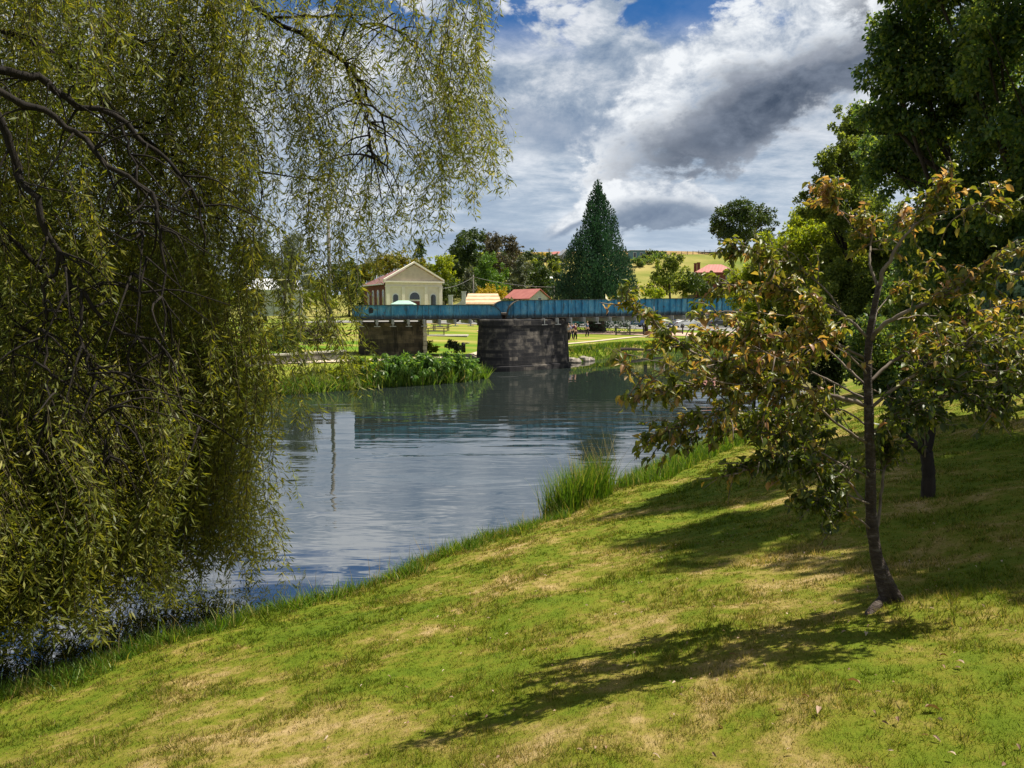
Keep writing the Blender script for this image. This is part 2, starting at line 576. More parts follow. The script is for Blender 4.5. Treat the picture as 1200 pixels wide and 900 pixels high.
def mat_girder():
    m, t, out = new_mat('weathered_blue_paint')
    tcn = t.n('ShaderNodeTexCoord')
    o = tcn.outputs['Object']
    s = t.n('ShaderNodeSeparateXYZ')
    t.l(o, s.inputs[0])
    x, y, z = s.outputs
    n = t.noise(t.vscale(o, (1.0, 1.0, 0.6)), 1.3, 6, 0.6)
    c = t.ramp(n, [(0.30, (0.022, 0.14, 0.27)), (0.5, (0.040, 0.225, 0.38)), (0.70, (0.13, 0.34, 0.46))])
    streak = t.noise(t.vscale(o, (3.5, 3.5, 0.35)), 1.5, 5, 0.7, 0.3)
    c = t.mix(t.smooth(streak, 0.50, 0.66, 0.0, 0.75), c, (0.035, 0.045, 0.04))
    # grime band that creeps up from the bottom flange
    gz = t.math('ADD', z, t.math('MULTIPLY', t.math('SUBTRACT', streak, 0.5), 0.5))
    c = t.mix(t.smooth(gz, 0.34, 0.12, 0.0, 0.85), c, (0.045, 0.040, 0.032))
    rust = t.noise(o, 4.0, 6, 0.7)
    c = t.mix(t.smooth(rust, 0.56, 0.66, 0.0, 0.8), c, (0.095, 0.048, 0.026))
    pale = t.noise(t.vscale(o, (2.2, 2.2, 1.2)), 2.0, 5, 0.7)
    c = t.mix(t.smooth(pale, 0.52, 0.68, 0.0, 0.45), c, (0.24, 0.36, 0.42))
    b = t.n('ShaderNodeBsdfPrincipled')
    t.l(c, b.inputs['Base Color'])
    b.inputs['Roughness'].default_value = 0.6
    b.inputs['Specular IOR Level'].default_value = 0.3
    t.l(b.outputs[0], out.inputs[0])
    return m


def mat_glass(name, c=(0.02, 0.025, 0.03)):
    m, t, out = new_mat(name)
    b = t.n('ShaderNodeBsdfPrincipled')
    b.inputs['Base Color'].default_value = c + (1,)
    b.inputs['Roughness'].default_value = 0.08
    b.inputs['Specular IOR Level'].default_value = 0.8
    t.l(b.outputs[0], out.inputs[0])
    return m


def mat_ribbed(name, c1, c2, axis, freq, rough=0.6, bump=0.4):
    m, t, out = new_mat(name)
    tcn = t.n('ShaderNodeTexCoord')
    wv_ = t.n('ShaderNodeTexWave', bands_direction=axis)
    wv_.inputs['Scale'].default_value = freq
    wv_.inputs['Distortion'].default_value = 0.4
    t.l(tcn.outputs['Object'], wv_.inputs['Vector'])
    n = t.noise(tcn.outputs['Object'], 0.9, 5, 0.65)
    f = t.math('ADD', t.math('MULTIPLY', wv_.outputs['Fac'], 0.4), t.math('MULTIPLY', n, 0.6))
    c = t.ramp(f, [(0.3, c1), (0.7, c2)])
    b = t.n('ShaderNodeBsdfPrincipled')
    t.l(c, b.inputs['Base Color'])
    b.inputs['Roughness'].default_value = rough
    bn = t.n('ShaderNodeBump')
    bn.inputs['Strength'].default_value = bump
    bn.inputs['Distance'].default_value = 0.04
    t.l(wv_.outputs['Fac'], bn.inputs['Height'])
    t.l(bn.outputs[0], b.inputs['Normal'])
    t.l(b.outputs[0], out.inputs[0])
    return m


M = {}
M['ground'] = mat_ground()
M['water'] = mat_water()
M['turf'] = mat_turf()
M['girder'] = mat_girder()
M['pier'] = mat_masonry('sooty_stone', [(0.36, (0.010, 0.010, 0.013)), (0.52, (0.024, 0.023, 0.025)), (0.68, (0.135, 0.118, 0.10))], 0.62, 0.24, (0.05, 0.046, 0.042), 0.7)
M['abut'] = mat_masonry('brown_stone', [(0.32, (0.034, 0.027, 0.020)), (0.52, (0.080, 0.062, 0.042)), (0.70, (0.18, 0.135, 0.09))], 0.7, 0.28, (0.07, 0.06, 0.05), 0.8)
M['pale_stone'] = mat_masonry('pale_quoins', [(0.30, (0.25, 0.22, 0.16)), (0.70, (0.48, 0.43, 0.33))], 0.6, 0.32, (0.16, 0.14, 0.11), 0.25)
M['brick'] = mat_masonry('red_brick', [(0.30, (0.085, 0.028, 0.022)), (0.50, (0.150, 0.050, 0.038)), (0.70, (0.21, 0.085, 0.06))], 0.23, 0.085, (0.15, 0.11, 0.09), 0.15)
M['cream'] = mat_plain('cream_render', [(0.3, (0.66, 0.585, 0.47)), (0.7, (0.78, 0.71, 0.585))], 1.2, 0.9)
M['cream_trim'] = mat_plain('cream_trim', [(0.3, (0.70, 0.63, 0.51)), (0.7, (0.82, 0.76, 0.64))], 2.0, 0.85)
M['pediment'] = mat_plain('grey_render', [(0.3, (0.46, 0.38, 0.30)), (0.7, (0.58, 0.49, 0.38))], 1.2, 0.9)
M['white'] = mat_plain('white_paint', [(0.3, (0.60, 0.60, 0.58)), (0.7, (0.78, 0.78, 0.76))], 1.5, 0.7)
M['offwhite'] = mat_plain('pale_render', [(0.3, (0.38, 0.38, 0.38)), (0.7, (0.55, 0.55, 0.54))], 1.5, 0.85)
M['redroof'] = mat_ribbed('red_iron_roof', (0.15, 0.065, 0.06), (0.25, 0.115, 0.10), 'X', 0.9)
M['redroof2'] = mat_ribbed('pink_iron_roof', (0.30, 0.085, 0.070), (0.46, 0.17, 0.14), 'X', 0.9)
M['tanroof'] = mat_ribbed('tan_slatted_roof', (0.34, 0.20, 0.10), (0.66, 0.49, 0.30), 'Z', 0.5)
M['greyroof'] = mat_ribbed('grey_iron_roof', (0.22, 0.23, 0.25), (0.38, 0.40, 0.42), 'X', 0.9)
M['whiteroof'] = mat_ribbed('white_iron_roof', (0.55, 0.57, 0.60), (0.75, 0.77, 0.80), 'X', 0.9)
M['glass'] = mat_glass('window_glass')
M['carglass'] = mat_glass('car_glass', (0.015, 0.018, 0.022))
M['door'] = mat_plain('dark_red_door', (0.10, 0.03, 0.025), 3, 0.6)
M['teal'] = mat_plain('pale_green_canvas', [(0.3, (0.25, 0.42, 0.33)), (0.7, (0.36, 0.53, 0.44))], 2, 0.8)
M['bark'] = mat_plain('dark_bark', [(0.3, (0.016, 0.012, 0.009)), (0.7, (0.050, 0.038, 0.028))], 8, 0.95, 0.9, 14, stretch=(1, 1, 0.25))
M['willowbark'] = mat_plain('willow_bark', [(0.3, (0.006, 0.0045, 0.0035)), (0.7, (0.020, 0.015, 0.011))], 8, 0.95, 0.9, 14, stretch=(1, 1, 0.3))
M['cherrybark'] = mat_plain('cherry_bark', [(0.28, (0.035, 0.024, 0.019)), (0.55, (0.085, 0.062, 0.048)), (0.75, (0.22, 0.19, 0.16))], 14, 0.75, 1.0, 40, stretch=(1, 1, 2.2))
M['twig'] = mat_plain('pale_twig', [(0.3, (0.060, 0.043, 0.033)), (0.7, (0.21, 0.17, 0.13))], 9, 0.8)
M['wtwig'] = mat_plain('willow_twig', [(0.3, (0.022, 0.017, 0.009)), (0.7, (0.070, 0.055, 0.024))], 9, 0.8)
M['greybark'] = mat_plain('grey_bark', [(0.3, (0.10, 0.085, 0.07)), (0.7, (0.24, 0.21, 0.18))], 5, 0.95, 0.5, 12, stretch=(1, 1, 0.25))
M['pole'] = mat_plain('grey_timber', [(0.3, (0.12, 0.11, 0.10)), (0.7, (0.24, 0.22, 0.20))], 5, 0.9, 0.4, 20, stretch=(1, 1, 0.1))
M['timber'] = mat_plain('weathered_timber', [(0.3, (0.09, 0.07, 0.05)), (0.7, (0.21, 0.17, 0.13))], 5, 0.9, 0.4, 20, stretch=(0.2, 1, 1))
M['iron'] = mat_plain('dark_iron', (0.02, 0.02, 0.022), 6, 0.6)
M['steel'] = mat_plain('dull_steel', (0.30, 0.30, 0.29), 6, 0.55, metal=0.3)
M['wire'] = mat_plain('cable', (0.25, 0.25, 0.25), 6, 0.6)
M['path'] = mat_plain('pale_gravel', [(0.3, (0.34, 0.28, 0.20)), (0.7, (0.52, 0.45, 0.34))], 2.5, 0.95)
M['paving'] = mat_plain('pink_paving', [(0.3, (0.34, 0.22, 0.16)), (0.7, (0.52, 0.37, 0.29))], 1.5, 0.95)
M['asphalt'] = mat_plain('asphalt', [(0.3, (0.16, 0.155, 0.15)), (0.7, (0.24, 0.235, 0.22))], 1.5, 0.95)
M['concrete'] = mat_plain('pale_concrete', [(0.3, (0.26, 0.24, 0.20)), (0.7, (0.42, 0.39, 0.33))], 2.5, 0.95)
M['wallstone'] = mat_masonry('wall_stone', [(0.30, (0.10, 0.09, 0.08)), (0.70, (0.25, 0.22, 0.19))], 0.5, 0.22, (0.08, 0.07, 0.06), 0.5)
M['rock'] = mat_plain('river_rock', [(0.3, (0.16, 0.14, 0.12)), (0.7, (0.38, 0.34, 0.29))], 3, 0.95, 0.6, 9)
M['rubber'] = mat_plain('rubber', (0.02, 0.02, 0.02), 6, 0.85)
M['skin'] = mat_plain('skin', (0.45, 0.28, 0.20), 6, 0.6)
M['hair'] = mat_plain('hair', (0.03, 0.02, 0.015), 6, 0.6)
M['lamp'] = mat_plain('lamp_lens', (0.6, 0.58, 0.52), 6, 0.2)
M['redlamp'] = mat_plain('red_lens', (0.35, 0.02, 0.02), 6, 0.2)
M['bluehouse'] = mat_plain('blue_grey_boards', [(0.3, (0.10, 0.19, 0.25)), (0.7, (0.16, 0.27, 0.34))], 1.5, 0.8, stretch=(0.3, 0.3, 4))

L = {}
L['willow'] = mat_leaf('willow_leaves', [(0.0, (0.042, 0.062, 0.012)), (0.42, (0.115, 0.142, 0.021)), (0.72, (0.22, 0.215, 0.030)), (1.0, (0.46, 0.40, 0.05))], 0.52, 0.5, (1.5, 1.4, .6), spec=0.35, nscale=0.9)
L['cherry'] = mat_leaf('cherry_leaves', [(0.0, (0.045, 0.070, 0.012)), (0.30, (0.11, 0.145, 0.016)), (0.48, (0.19, 0.205, 0.03)), (0.62, (0.31, 0.26, 0.05)),
                                         (0.74, (0.38, 0.23, 0.07)), (0.86, (0.33, 0.17, 0.10)), (1.0, (0.52, 0.40, 0.27))], 0.48, 0.42, (1.3, 1.2, 0.55), 0.45)
L['dark'] = mat_leaf('dark_leaves', [(0.0, (0.016, 0.032, 0.010)), (0.6, (0.040, 0.070, 0.017)), (1.0, (0.095, 0.130, 0.026))], 0.38, 0.5, nscale=0.5)
L['deep'] = mat_leaf('deep_leaves', [(0.0, (0.026, 0.060, 0.028)), (0.42, (0.060, 0.115, 0.044)), (0.60, (0.12, 0.175, 0.045)), (1.0, (0.32, 0.34, 0.07))], 0.6, 0.42, nscale=0.32, spec=0.4)
L['mid'] = mat_leaf('mid_leaves', [(0.0, (0.022, 0.045, 0.010)), (0.6, (0.055, 0.090, 0.016)), (1.0, (0.120, 0.150, 0.026))], 0.32, 0.55, nscale=0.4)
L['bright'] = mat_leaf('bright_leaves', [(0.0, (0.035, 0.085, 0.012)), (0.6, (0.080, 0.160, 0.020)), (1.0, (0.15, 0.23, 0.030))], 0.35, 0.55, nscale=0.4)
L['olive'] = mat_leaf('olive_leaves', [(0.0, (0.045, 0.080, 0.018)), (0.6, (0.115, 0.155, 0.034)), (1.0, (0.30, 0.31, 0.06))], 0.62, 0.55, nscale=0.4)
L['lime'] = mat_leaf('lime_leaves', [(0.0, (0.075, 0.125, 0.012)), (0.5, (0.17, 0.225, 0.02)), (1.0, (0.38, 0.37, 0.035))], 0.6, 0.55, nscale=0.5)
L['yellow'] = mat_leaf('yellow_leaves', [(0.0, (0.14, 0.11, 0.008)), (0.5, (0.34, 0.25, 0.010)), (1.0, (0.52, 0.38, 0.020))], 0.35, 0.55, nscale=0.5)
L['goldtop'] = mat_leaf('gold_green_leaves', [(0.0, (0.040, 0.065, 0.010)), (0.45, (0.11, 0.12, 0.014)), (1.0, (0.40, 0.30, 0.020))], 0.35, 0.55, nscale=0.35)
L['gum'] = mat_leaf('gum_leaves', [(0.0, (0.035, 0.032, 0.020)), (0.6, (0.075, 0.068, 0.040)), (1.0, (0.16, 0.13, 0.08))], 0.2, 0.6, nscale=0.4)
L['greygreen'] = mat_leaf('grey_green_leaves', [(0.0, (0.045, 0.060, 0.032)), (0.6, (0.095, 0.115, 0.060)), (1.0, (0.16, 0.18, 0.10))], 0.2, 0.6, nscale=0.4)
L['conifer'] = mat_leaf('conifer_sprays', [(0.0, (0.012, 0.036, 0.020)), (0.6, (0.026, 0.070, 0.034)), (1.0, (0.062, 0.120, 0.052))], 0.25, 0.6, (1.0, 1.2, 0.8), nscale=0.5)
L['silver'] = mat_leaf('silvery_leaves', [(0.0, (0.050, 0.095, 0.055)), (0.6, (0.10, 0.165, 0.10)), (1.0, (0.19, 0.27, 0.18))], 0.3, 0.45, spec=0.4)
L['reed'] = mat_leaf('reed_blades', [(0.0, (0.035, 0.085, 0.008)), (0.55, (0.085, 0.165, 0.014)), (0.85, (0.16, 0.23, 0.025)), (1.0, (0.33, 0.28, 0.10))], 0.4, 0.5)
L['straw'] = mat_leaf('straw_heads', [(0.0, (0.20, 0.15, 0.06)), (1.0, (0.42, 0.34, 0.17))], 0.3, 0.7)
L['bankleaf'] = mat_leaf('bank_leaves', [(0.0, (0.030, 0.085, 0.014)), (0.5, (0.075, 0.165, 0.022)), (1.0, (0.18, 0.27, 0.055))], 0.45, 0.45, spec=0.45)
L['dead'] = mat_leaf('dead_leaves', [(0.0, (0.13, 0.075, 0.045)), (0.5, (0.26, 0.16, 0.10)), (1.0, (0.46, 0.36, 0.28))], 0.15, 0.6)

# ------------------------------------------------------------------ terrain
NEAR = np.array([(-220, -190), (-60, -48), (-12.3, -0.8), (-8.7, 3.9), (-5.75, 7.5), (-4.55, 9.0), (-2.4, 11.1), (.65, 14.9), (3.0, 18.4), (6.4, 23.6), (14, 37), (22, 52), (31, 70),
                 (44, 94), (72, 132), (130, 190), (600, 700)], float)
FAR = np.array([(-260, -60), (-90, 4), (-40, 22.5), (-25, 31.5), (-12.7, 38.0), (-9.4, 41.0), (-7.2, 42.8), (-4.9, 44.2), (-3.2, 46.4), (-2.7, 51), (-2.2, 56), (2.0, 59.2), (5.5, 61.5), (11, 71),
                (17, 77), (25, 87), (40, 112), (66, 150), (120, 214), (560, 740)], float)


def sd_poly(poly, x, y, sign):
    best = np.full(x.shape, 1e18)
    out = np.zeros(x.shape)
    for a, b in zip(poly[:-1], poly[1:]):
        e = b - a
        L2 = e @ e
        t = np.clip(((x - a[0]) * e[0] + (y - a[1]) * e[1]) / L2, 0, 1)
        qx, qy = x - a[0] - t * e[0], y - a[1] - t * e[1]
        d2 = qx * qx + qy * qy
        cr = (e[0] * (y - a[1]) - e[1] * (x - a[0])) * sign
        m = d2 < best - 1e-9
        best = np.where(m, d2, best)
        out = np.where(m, np.sqrt(d2) * np.sign(cr), out)
    return out


def sstep(a, b, x):
    t = np.clip((x - a) / (b - a), 0, 1)
    return t * t * (3 - 2 * t)


def vnoise(x, y, s):
    return (np.sin(x * 1.7 / s + 1.3 * np.sin(y * 0.9 / s)) + np.sin(y * 1.9 / s + 1.1 * np.sin(x * 1.1 / s + 2.0))) * 0.5


def height(x, y):
    x = np.asarray(x, float)
    y = np.asarray(y, float)
    wob = 0.07 * vnoise(x, y, 0.5) + 0.10 * vnoise(x + 7, y - 3, 1.4)
    sn = sd_poly(NEAR, x, y, -1) + wob * sstep(0, 8, np.hypot(x, y))
    sf = sd_poly(FAR, x, y, 1) + 1.5 * wob
    # near bank: small lip then an even slope, flattening at the top
    zn = 0.08 * sstep(-0.05, 0.3, sn) + 0.264 * np.minimum(np.maximum(sn, 0), 9.5) + 0.07 * np.maximum(sn - 9.5, 0)
    zn = np.where(sn < 0, np.maximum(0.9 * sn, -1.6), np.minimum(zn, 5.0))
    zn = zn + np.where(sn > 0.4, 0.022 * vnoise(x, y, 0.35) + 0.03 * vnoise(x, y, 1.1), 0)
    zf = 0.85 * sstep(-0.05, 0.7, sf) + 0.034 * np.minimum(np.maximum(sf, 0), 42)
    zf = np.where(sf < 0, np.maximum(0.9 * sf, -1.6), zf)
    z = np.maximum(zn, zf)
    amp = 7.0 + 15.5 * sstep(-0.135, -0.03, x / np.maximum(y, 1))
    hill = 2.3 + amp * sstep(152, 285, y - 0.02 * x) + 0.5 * vnoise(x, y, 22) * sstep(170, 230, y) + 0.006 * np.maximum(x, 0) * sstep(200, 280, y)
    hill = hill - np.maximum(y - 300, 0) * 0.02
    z = np.where(y > 150, np.maximum(z, hill), z)
    return np.where(y > 300, np.maximum(z, -40), z)


def H(x, y):
    return float(height(np.array([x]), np.array([y]))[0])


def hit(px, py, d0=60.0):
    """first ground point met along the line of sight through a photo pixel: (x, depth)"""
    d = np.arange(d0, 420, 0.5)
    p = np.stack([P(px, py, k) for k in d])
    z = height(p[:, 0], p[:, 1])
    i = np.argmax(p[:, 2] < z)
    return float(d[i]) if p[i, 2] < z[i] else 285.0


def make_ground():
    r = np.concatenate([[0.0], 0.5 * np.exp(np.arange(0, 640) * math.log(6000 / 0.5) / 639)])
    th = np.concatenate([np.radians(np.arange(-50, 50, 0.25)), np.radians(np.arange(50, 310, 5.0))])
    nR, nT = len(r), len(th)
    R, T = np.meshgrid(r, th, indexing='ij')
    X, Y = R * np.sin(T), R * np.cos(T)
    Z = height(X, Y)
    V = np.stack([X, Y, Z], -1).reshape(-1, 3)
    i, j = np.meshgrid(np.arange(1, nR - 1), np.arange(nT), indexing='ij')
    jn = (j + 1) % nT
    q = np.stack([i * nT + j, i * nT + jn, (i + 1) * nT + jn, (i + 1) * nT + j], -1).reshape(-1, 4)[:, ::-1]
    t = np.stack([np.zeros(nT, int), nT + (np.arange(nT) + 1) % nT, nT + np.arange(nT)], -1)[:, ::-1]
    loops = np.concatenate([q.ravel(), t.ravel()])
    tot = np.concatenate([np.full(len(q), 4), np.full(len(t), 3)])
    st = np.concatenate([[0], np.cumsum(tot)[:-1]])
    me = np_mesh('ground', V, loops, st, tot, smooth=True)
    o = link_mesh('ground', me, M['ground'])
    return tag(o, 'grassy river banks, park lawn and meadow hill', 'ground', kind='structure')


make_ground()
wm = MB()
wm.add([(-260, -200, 0), (260, -200, 0), (260, 300, 0), (-260, 300, 0)], [(0, 1, 2, 3)])
tag(wm.build('water', M['water']), 'rippled river mirroring the cloudy sky', 'river', kind='structure')


def strip(name, pts, width, mat, label, lift=0.06, n=60):
    c = curve_pts([(a, b, 0) for a, b in pts], n)
    t = norm(np.gradient(c, axis=0))
    nn = np.stack([-t[:, 1], t[:, 0], 0 * t[:, 0]], -1)
    K = 4
    rows = [c + nn * width * (k / K - 0.5) for k in range(K + 1)]
    V = []
    for rw in rows:
        z = height(rw[:, 0], rw[:, 1]) + lift
        V.append(np.stack([rw[:, 0], rw[:, 1], z], -1))
    V = np.concatenate(V)
    mb = MB()
    mb.add(V, [(k * n + i, k * n + i + 1, (k + 1) * n + i + 1, (k + 1) * n + i) for k in range(K) for i in range(n - 1)], True)
    return tag(mb.build(name, mat), label, 'path', kind='structure')


strip('footpath', [(1.5, 63.5), (8, 75), (16, 88), (28, 102), (42, 128)], 0.7, M['path'], 'pale footpath crossing the far lawn')
strip('riverside_path', [(-30, 36), (-14, 44.5), (-6, 49.5), (-2.6, 56), (-1, 66), (2, 76)], 1.2, M['path'], 'pale path along the far bank under the bridge')
strip('plaza', [(-4, 92), (8, 92), (22, 94), (34, 98)], 8.0, M['paving'], 'pinkish paved strip beyond the far lawn')
strip('car_park', [(-30, 116), (0, 116), (30, 118), (60, 126)], 20.0, M['asphalt'], 'pale asphalt car park beyond the lawn')

# ------------------------------------------------------------------ lawn blades and waterside grass (uncountable)
rng = np.random.default_rng(11)


def lawn():
    N = 140000                                   # tufts, each of several blades
    u = rng.random(N)
    r0, r1, k = 1.6, 26.0, 0.40
    r = (r0 ** k + u * (r1 ** k - r0 ** k)) ** (1 / k)
    th = np.radians(rng.uniform(-50, 62, N))
    x, y = r * np.sin(th), r * np.cos(th)
    tall = rng.random(N)
    B = 7
    x, y, r, tall = (np.repeat(a, B) for a in (x, y, r, tall))
    n = len(x)
    a = rng.uniform(0, 2 * np.pi, n)
    spread = np.abs(rng.normal(0, 0.016, n)) * (0.6 + r * 0.10)
    x, y = x + np.cos(a) * spread, y + np.sin(a) * spread
    sn = sd_poly(NEAR, x, y, -1)
    keep = sn > 0.1
    x, y, r, sn, a, tall = (q[keep] for q in (x, y, r, sn, a, tall))
    n = len(x)
    z = height(x, y)
    lush = sstep(-0.4, 0.7, vnoise(x + 2, y + 5, 0.42) + 0.5 * vnoise(x - 3, y, 0.15))
    ln = rng.uniform(0.018, 0.042, n) * (0.6 + 0.9 * lush) * (0.6 + 0.9 * tall ** 3) * (1 + 1.6 * sstep(1.3, 0.25, sn) * tall)
    wd = np.maximum(0.0032, r * 0.00095) * rng.uniform(0.6, 1.4, n)
    ln = ln * (1 + 0.02 * r)
    lean = rng.uniform(0.1, 1.1, n)
    ax = np.stack([np.cos(a) * lean + rng.normal(0, .2, n), np.sin(a) * lean + rng.normal(0, .2, n), np.ones(n)], -1)
    nm = np.stack([rng.normal(0, 1, n), rng.normal(0, 1, n), rng.normal(0, .5, n)], -1)
    o = scatter('lawn_grass', BLADE3, np.stack([x, y, z - 0.004], -1), ax, nm, ln, wd, rng.random(n), M['turf'])
    tag(o, 'short mown grass with dry patches on the near bank', 'grass', kind='stuff')


lawn()


def blades(name, x, y, hmin, hmax, wd, mat, label, lean=0.25, z=None, bias=None):
    n = len(x)
    z = height(x, y) if z is None else z
    ln = rng.uniform(hmin, hmax, n)
    ax = np.stack([rng.normal(0, lean, n), rng.normal(0, lean, n), np.ones(n)], -1)
    if bias is not None:
        ax[:, :2] += np.array(bias)
    nm = np.stack([rng.normal(0, 1, n), rng.normal(0, 1, n), rng.normal(0, .2, n)], -1)
    o = scatter(name, BLADE_BENT, np.stack([x, y, z - 0.02], -1), ax, nm, ln, rng.uniform(0.6, 1.4, n) * wd, rng.random(n), mat)
    return tag(o, label, 'grass', kind='stuff')


def along(poly, t0, t1, n, smin, smax, side):
    """points beside a bank line between two depths (world y)"""
    yy = rng.uniform(t0, t1, n)
    xx = np.interp(yy, poly[:, 1], poly[:, 0])
    i = np.clip(np.searchsorted(poly[:, 1], yy), 1, len(poly) - 1)
    e = norm(poly[i] - poly[i - 1])
    nv = np.stack([e[:, 1], -e[:, 0]], -1) * side
    s = rng.uniform(smin, smax, n)
    return xx + nv[:, 0] * s, yy + nv[:, 1] * s, s


x_, y_, _ = along(NEAR, 4, 15.3, 14000, -0.08, 0.45, 1)
blades('edge_grass', x_, y_, 0.07, 0.24, 0.008, L['reed'], 'longer green grass fringing the near water edge', 0.4)
x_, y_, _ = along(NEAR, 7.5, 15.3, 5200, -0.12, 0.75, 1)
tal = vnoise(x_ * 1.3, y_, 0.33) + 0.4 * vnoise(x_, y_, 0.11) > 0.28
blades('bank_weeds', x_[tal], y_[tal], 0.12, 0.36, 0.012, L['reed'], 'ragged tufts of tall weeds along the near water edge', 0.45)
x_, y_, _ = along(NEAR, 8.5, 15.3, 90, -0.1, 0.5, 1)
blades('weed_stalks', x_, y_, 0.35, 0.6, 0.006, L['straw'], 'thin straw stalks standing in the near bank weeds', 0.2)
# the tall reed clump and the strip of waterside grass that runs from it
x_, y_, _ = along(NEAR, 15.1, 16.7, 2600, -0.25, 0.45, 1)
tal = rng.random(len(x_)) < 0.8
blades('reeds', x_[tal], y_[tal], 0.45, 1.15, 0.016, L['reed'], 'tall green reed clump at the bend of the near bank', 0.16)
x_, y_, _ = along(NEAR, 17.2, 31, 15000, -0.35, 1.3, 1)
blades('bank_grass', x_, y_, 0.16, 0.50, 0.015, L['reed'], 'knee high green grass along the near bank past the reeds', 0.22)
x_, y_, _ = along(NEAR, 15.6, 17.4, 150, -0.2, 0.25, 1)
blades('seed_heads', x_[:60], y_[:60], 1.1, 1.7, 0.010, L['straw'], 'straw coloured seed stalks standing above the reeds', 0.10)
# shaggy greenery at the foot of the far bank
x_, y_, _ = along(FAR, 30, 44, 9000, -0.2, 0.5, -1)
blades('far_bank_grass', x_, y_, 0.25, 0.6, 0.05, L['olive'], 'rough grass hanging over the far bank edge', 0.4)
x_, y_, _ = along(FAR, 37.5, 47, 6500, -1.7, -0.2, -1)
blades('far_reeds', x_, y_, 0.35, 1.15, 0.045, L['reed'], 'bright reeds and hanging blades along the far waterside left of the pier', 0.35, z=np.maximum(height(x_, y_), -.05))
x_, y_, _ = along(FAR, 59, 90, 16000, -0.3, 1.6, -1)
blades('far_edge_grass', x_, y_, 0.12, 0.42, 0.06, L['reed'], 'rough green grass on the far bank beyond the pier', 0.35)


# ------------------------------------------------------------------ trees
def lobe_leaves(lobes, n, clumps=14, cr=0.40, shell=0.78, seed=1):
    g = np.random.default_rng(seed)
    lob = np.array(lobes, float)                 # x y z rx ry rz
    wgt = (lob[:, 3] * lob[:, 5])
    wgt = wgt / wgt.sum()
    pos, outs, cents = [], [], []
    for l_, wt in zip(lob, wgt):
        k = max(6, int(clumps * 1.5))
        cd = norm(g.normal(0, 1, (k, 3)))
        small = g.random((k, 1)) < 0.45
        cc = l_[:3] + cd * l_[3:6] * np.where(small, g.uniform(0.85, 1.22, (k, 1)), shell * g.uniform(0.5, 1.0, (k, 1)))
        rad = l_[3:6] * np.where(small, cr * g.uniform(0.30, 0.60, (k, 1)), cr * g.uniform(0.65, 1.2, (k, 1)))
        cents.append(cc)
        m = max(4, int(n * wt))
        pw = (rad[:, 0] ** 1.6) / (rad[:, 0] ** 1.6).sum()
        ci = g.choice(k, m, p=pw)
        dd = norm(g.normal(0, 1, (m, 3)))
        rr = g.random((m, 1)) ** 0.45
        pos.append(cc[ci] + dd * rad[ci] * rr)
        outs.append(dd + 0.5 * cd[ci])
    return np.concatenate(pos), norm(np.concatenate(outs)), cents


def tree(name, label, cat, base, lobes, n, leaf, mat, bark, trunk_r, group=None, clumps=14, cr=0.40, seed=1, droop=0.25, wide=0.55, outness=0.55, limbs=True, limb_k=1.0, crown_name='crown',
         tmpl=LEAF4, extra_sub=2, trunk_top=0.75, lean=(0, 0)):
    g = np.random.default_rng(seed + 500)
    root = empty(name, base, 0, label, cat, group)
    b = np.array(base, float)
    lob = np.array(lobes, float)
    pos, out, cents = lobe_leaves(lob, n, clumps, cr, seed=seed)
    m = len(pos)
    nm = out * outness + g.normal(0, 0.6, (m, 3))
    ax = g.normal(0, 1, (m, 3)) + np.array([0, 0, -droop * 3]) + out * 0.4
    ln = leaf * g.uniform(0.65, 1.35, m)
    scatter(crown_name, tmpl, pos - b, ax, nm, ln, ln * wide, g.random(m), mat, root)
    if trunk_r:
        mb = MB()
        ctr = np.average(lob[:, :3], axis=0, weights=lob[:, 3] ** 2) - b
        zt = max(0.4, (lob[:, 2].min() - b[2]) * 0.6 + (lob[:, 2].max() - b[2]) * 0.4) * trunk_top / 0.75
        top = np.array([ctr[0] * 0.75 + lean[0], ctr[1] * 0.75 + lean[1], zt])
        pts = curve_pts([(0, 0, -0.25), (top[0] * .15, top[1] * .15, zt * .3), (top[0] * .5, top[1] * .5, zt * .65), top], 9)
        rr = trunk_r * np.linspace(1, 0.55, 9)
        rr[0] *= 1.5
        mb.tube(pts, rr, 9, 0.06)
        if limbs:
            for l_, cc in zip(lob, cents):
                s = pts[int(g.integers(4, 8))]
                e = l_[:3] - b
                mid = (s + e) / 2 + np.array([0, 0, -0.08 * np.linalg.norm(e - s)]) + g.normal(0, .05 * np.linalg.norm(e - s), 3)
                lp = curve_pts([s, mid, e], 6)
                mb.tube(lp, trunk_r * limb_k * np.linspace(.5, .18, 6), 6)
                for c in cc[:extra_sub * 2]:
                    s2 = lp[int(g.integers(2, 5))]
                    e2 = c - b
                    mb.tube(curve_pts([s2, (s2 + e2) / 2 + g.normal(0, .08 * np.linalg.norm(e2 - s2), 3), e2], 5), trunk_r * limb_k * np.linspace(.2, .05, 5), 5)
        mb.build('trunk', M[bark], root)
    return root


def px_lobes(rows, flat=0.85):
    """(px, py, depth, radius_px_x, radius_px_y) -> world lobes"""
    out = []
    for px, py, d, rx, ry in rows:
        p = P(px, py, d)
        out.append((p[0], p[1], p[2], rx / 900 * d, rx / 900 * d * flat, ry / 900 * d))
    return out


def ground_at(px, d):
    x = (px - 600) / 900 * d
    return (x, d, H(x, d))


